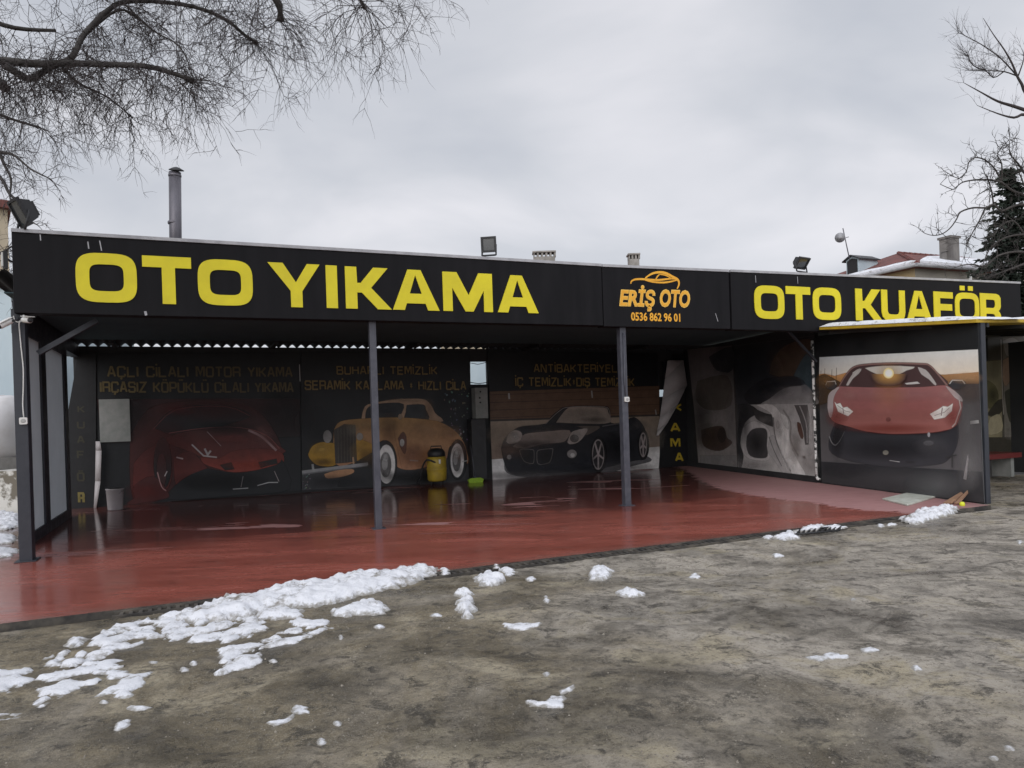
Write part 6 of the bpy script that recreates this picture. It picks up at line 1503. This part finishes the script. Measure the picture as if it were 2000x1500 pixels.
# ------------------------------------------------------------------ buildings behind
def hip_house(c, Ls, Lt, eave, rise, inset, wallmats, name, label, snowy=True):
    fr = Frame((c[0], c[1]), ES, ET)
    t = thing(name, label, 'house', Vector((c[0], c[1], GZ)), 'houses behind the car wash')
    m = MB(); m.hexa([fr.p(0, 0, GZ - .1), fr.p(Ls, 0, GZ - .1), fr.p(Ls, Lt, GZ - .1), fr.p(0, Lt, GZ - .1), fr.p(0, 0, eave), fr.p(Ls, 0, eave), fr.p(Ls, Lt, eave), fr.p(0, Lt, eave)])
    m.m = [0, 0, 0, 0, 0, 1]; m.build('wall', wallmats, t)
    o_ = .35; E = [fr.p(-o_, -o_, eave), fr.p(Ls + o_, -o_, eave), fr.p(Ls + o_, Lt + o_, eave), fr.p(-o_, Lt + o_, eave)]
    r0, r1 = fr.p(inset, Lt / 2, eave + rise), fr.p(Ls - inset, Lt / 2, eave + rise); up = V((0, 0, .12))
    m = MB(); m.poly([E[0] + up, E[1] + up, r1 + up, r0 + up]); m.poly([E[1] + up, E[2] + up, r1 + up]); m.poly([E[2] + up, E[3] + up, r0 + up, r1 + up]); m.poly([E[3] + up, E[0] + up, r0 + up])
    for i in range(4): j = (i + 1) % 4; m.poly([E[i], E[j], E[j] + up, E[i] + up])
    m.poly([E[3], E[2], E[1], E[0]])
    ro = m.build('roof', M['tiles'], t); ro['o3'] = tuple(t.location)
    m = MB()
    for a, b in ((E[0] + up, r0 + up), (r0 + up, r1 + up), (r1 + up, E[1] + up)):
        n_ = int((b - a).length / .35); 
        for k in range(n_): m.tube([a.lerp(b, k / n_), a.lerp(b, (k + 1.04) / n_)], [.085, .07], 6)
    m.build('ridge_tiles', M['tiles'], ro)
    return t, fr, ro, E, r0, r1
hc = at(1790, 517, 28)
t, hf, ro, E, r0, r1 = hip_house((hc.x + .35 * .5, hc.y + .45), 11.2, 7.0, hc.z - .06, 1.45, 3.5, [M['greywall'], M['yellowwall']], 'house', 'tiled house with dormer and patchy snow above the right sign board')
# gutter, down pipe, chimneys
m = MB()
for a, b in ((E[0], E[1]), (E[0], E[3])): m.tube([a + V((0, 0, .05)) + (a - (E[0] + E[2]) / 2).normalized() * .1, b + V((0, 0, .05)) + (b - (E[0] + E[2]) / 2).normalized() * .1], .075, 8)
m.build('gutter', M['trim'], t)
dp = at(1894, 530, 29.2); m = MB(); m.tube([V((dp.x, dp.y, hc.z)), V((dp.x, dp.y, 1))], .06, 8); m.build('down_pipe', M['white'], t)
def chim(x0, x1, y0, y1, Y, parent, mat, cap=.06, deep=None):
    p0, p1 = at(x0, y1, Y), at(x1, y0, Y); m = MB(); f = Frame((p0.x, Y), ES, ET); w = (p1.x - p0.x) * .8
    m.box(f, 0, w, 0, deep or w * .9, p0.z - .6, p1.z); m.box(f, -.05, w + .05, -.05, (deep or w * .9) + .05, p1.z + .001, p1.z + cap); return m.build('chimney', mat, parent, bevel=.01)
M['sooty'] = mk('sooty_render', (0.22, 0.205, 0.19), (0.10, 0.09, 0.085), 2.2, 0.9, None, 0.3, 10, stretch=(1, 1, .5))
chim(1857, 1888, 463, 514, 30.5, t, M['sooty'], .10)
chim(1848, 1859, 491, 512, 30.6, t, M['sooty'], .05)
# dormer on the left slope
dY = 32.0; d0 = at(1662, 528, dY); d1 = at(1679, 498, dY - .6)
df = Frame((at(1677, 520, 31.6).x, 31.6), ES, ET); zt_, zb_ = at(1677, 504, 31.6).z, at(1677, 540, 31.6).z - .4
m = MB(); m.prism(Frame((df.o.x, df.o.y), ET, (-ES[0], -ES[1])), [(0, zb_), (.66, zb_), (.66, zt_), (.33, zt_ + .15), (0, zt_)], -1.15, 0); dm = m.build('dormer', M['bluewall'], t); dm['o3'] = tuple(t.location)
m = MB(); dd = Frame((df.o.x, df.o.y), ET, (-ES[0], -ES[1])); m.prism(dd, [(.06, zb_), (.60, zb_), (.60, zt_ - .04), (.33, zt_ + .05), (.06, zt_ - .04)], .002, .02); m.build('opening', M['dark'], dm)
m = MB()
m.prism(dd, [(-.12, zt_ - .06), (.33, zt_ + .16), (.33, zt_ + .21), (-.12, zt_ - .01)], -1.2, .13); m.prism(dd, [(.78, zt_ - .06), (.78, zt_ - .01), (.332, zt_ + .21), (.332, zt_ + .16)], -1.2, .13); m.build('dormer_roof', M['black'], dm)
# snow on the roof: front slope and lower part of left slope
def on_slope(pts, A, B, C, lift): # bilinear on triangle A + u(B-A) + v(C-A)
    n_ = (B - A).cross(C - A).normalized(); n_ = n_ if n_.z > 0 else -n_
    return [A + (B - A) * u + (C - A) * v + n_ * lift for u, v in pts]
up = V((0, 0, .12))
m = MB()
rg = random.Random(8)
fs = [(0.02, .04), (.10, .02), (.3, .03), (.6, .02), (.98, .02)]
top_ = [(.95, .55), (.7, .62), (.52, .66), (.42, .80), (.32, .84), (.22, .82), (.12, .62), (.06, .3)]
Q = on_slope([(u, v) for u, v in fs + top_], E[0] + up, E[1] + up, r0 + up, .012); Q2 = [p + V((0, 0, .09)) for p in Q]
i = len(m.v); m.v += Q + Q2; n_ = len(Q); m.face(range(i + n_, i + 2 * n_)); [m.face((i + k, i + (k + 1) % n_, i + n_ + (k + 1) % n_, i + n_ + k)) for k in range(n_)]
tag(m.build('snow_layer', M['snow']), 'white snow sheet on the front slope of the tiled house', 'snow')
m = MB()
prof = [(0.0, .02), (.2, .02), (.45, .015), (.7, .02), (.95, .03), (.93, .05), (.8, .06), (.68, .14), (.62, .09), (.55, .17), (.46, .11), (.38, .15), (.28, .17), (.18, .11), (.1, .14), (.02, .1)]
Q = on_slope(prof, E[0] + up, E[3] + up, r0 + up, .012); Q2 = [p + V((0, 0, .08)) for p in Q]
i = len(m.v); m.v += Q + Q2; n_ = len(Q); m.face(reversed(range(i + n_, i + 2 * n_))); [m.face((i + k, i + n_ + k, i + n_ + (k + 1) % n_, i + (k + 1) % n_)) for k in range(n_)]
tag(m.build('snow_layer', M['snow']), 'ragged snow strip along the left eave of the tiled house', 'snow')
# antenna on the dormer
ab, at_ = at(1659, 501, 31.7), at(1646, 446, 31.7); ac = at(1640.5, 464, 31.7)
t = thing('antenna', 'leaning antenna mast with a small round dish on the dormer', 'antenna', ab)
m = MB(); m.tube([ab - V((0, 0, .15)), at_], .022, 6); cc = ab.lerp(at_, .66); m.tube([cc + V((-.1, 0, -.03)), cc + V((.16, 0, .04))], .014, 5); m.build('mast', M['zinc'], t)
m = MB(); m.lathe(ac, [(.08, .02), (.11, .035), (.18, .02), (.21, -.04), (.215, -.045), (.20, -.05), (.12, -.0), (.08, .02)], 20, 0, V((.5, .8, .3))); m.tube([ac, cc], .014, 5); m.build('dish', M['trim'], t)

# houses whose chimneys show above the boards
for (x0, x1, y0, y1, n_, lab) in ((1043, 1084, 500, 520, 5, 'far house whose wide chimney with five vents shows above the long board'), (1229.5, 1248.5, 505, 525, 3, 'far house whose narrow chimney with three vents shows above the logo board')):
    Y = 40.0; p0, p1 = at(x0, y1, Y), at(x1, y0, Y); ridge = at((x0 + x1) / 2, 521, Y).z
    t, fr, ro, E2, ra, rb = hip_house((p0.x - 3, Y - 3.2), 7.6, 6.4, ridge - 1.7, 1.5, 3.0, [M['beige'], M['beige']], 'house', lab)
    f = Frame((p0.x, Y), (1, 0), (0, 1)); w = p1.x - p0.x
    m = MB(); m.box(f, 0, w, 0, .6, ridge - .9, p1.z); ch = m.build('chimney', M['concrete'], t, bevel=.02); ch['o3'] = tuple(t.location)
    m = MB()
    for k in range(n_ + 1): m.box(f, k * w / n_ - (.05 if k else 0), k * w / n_ + .05, .0, .6, p1.z + .002, p1.z + .22)
    m.box(f, -.06, w + .06, -.06, .66, p1.z + .222, p1.z + .30)
    m.build('vent', M['concrete'], ch)
# apartment block far left
pb_ = at(15, 410, 34); Wd = 9.0; f0 = Frame((pb_.x, 34), (.80, .60), (-.60, .80)); pa = f0.p(-Wd, 0, pb_.z); f = Frame((pa.x, pa.y), (.80, .60), (-.60, .80))
t = thing('apartment_building', 'beige apartment building with barred windows at the far left edge', 'building', (pa.x, pa.y, GZ))
m = MB(); m.box(f, 0, Wd, 0, 10, GZ - .1, pa.z); m.build('wall', M['beige'], t)
m = MB(); m.box(f, -.4, Wd + .15, -.4, 10.0, pa.z + .002, pa.z + .35); m.build('roof', M['tiles'], t)
for k in range(4):
    for j in range(3):
        a = Wd - 1.35 - k * 2.6; c = pa.z - 2.6 - j * 2.9
        if a < .3: continue
        m = MB(); m.box(f, a, a + .9, -.03, .05, c, c + 1.6); w_ = m.build('window', M['glass'], t); w_['o3'] = tuple(t.location)
        m = MB()
        for q in range(5): m.box(f, a + .02 + q * .21, a + .05 + q * .21, -.09, -.06, c, c + 1.6)
        for q in range(5): m.box(f, a, a + .9, -.058, -.035, c + .02 + q * .38, c + .05 + q * .38)
        m.build('grille', M['white'], w_)
# pale blue building left, behind the corner post
pl = at(-200, 560, 19); pr_ = at(60, 556, 19); f = Frame((pl.x, 19), (1, .1), (-.1, 1))
m = MB(); m.box(f, 0, (pr_.x - pl.x), 0, 6, GZ - .1, pr_.z)
t = thing('building', 'pale blue rendered building behind the left corner post', 'building', (pl.x, 19, GZ))
m.build('wall', M['bluewall'], t)
m = MB(); m.box(f, -.1, (pr_.x - pl.x) + .1, -.12, 6.1, pr_.z + .002, pr_.z + .12); m.build('roof_edge', M['concrete'], t)
# peeling low wall with the white tank on it
wl = gnd(20, 1003); f = Frame((wl.x, wl.y), (1, .05), (-.05, 1)); zt_ = at(20, 920, wl.y).z
m = MB(); m.box(f, -7, .30, 0, 1.9, GZ - .1, zt_); tag(m.build('low_wall', M['peel']), 'low wall with peeling whitewash left of the corner post', 'wall')
tk = at(-30, 848, wl.y + .9); rr = 66 / F * (wl.y + .9)
tk.z = zt_ + .14 + rr
t = thing('storage_tank', 'large white cylindrical tank lying on the peeling low wall', 'tank', (tk.x, tk.y, zt_))
m = MB(); m.lathe(tk + V((-5, 0, 0)), [(.05, -.25), (rr * .6, -.18), (rr * .95, -.02), (rr, .1), (rr, 5.4), (rr * .95, 5.52), (rr * .6, 5.68), (.05, 5.75)], 32, 0, V((1, .05, 0))); m.build('shell', M['tank'], t)
m = MB()
for q in (.4, 2.4, 4.4, 5.2): m.lathe(tk + V((-5 + q, .05 * q, 0)), [(rr + .001, 0), (rr + .012, .01), (rr + .012, .05), (rr + .001, .06)], 32, 0, V((1, .05, 0)))
m.build('weld_band', M['tank'], t)
m = MB()
for q in (-4, -1.2, .4): m.box(f, q + (tk.x - wl.x), q + .25 + (tk.x - wl.x), .35, 1.5, zt_ + .002, zt_ + .24)
m.build('saddle', M['concrete'], t)
# boundary wall behind the bay, seen through the back openings
m = MB(); m.box(FR, -1, 22, TB + 6, TB + 6.25, GZ - .1, 3.7); tag(m.build('boundary_wall', M['bluewall']), 'pale boundary wall seen through the back openings of the bay', 'wall')
print('objects', len(bpy.data.objects))
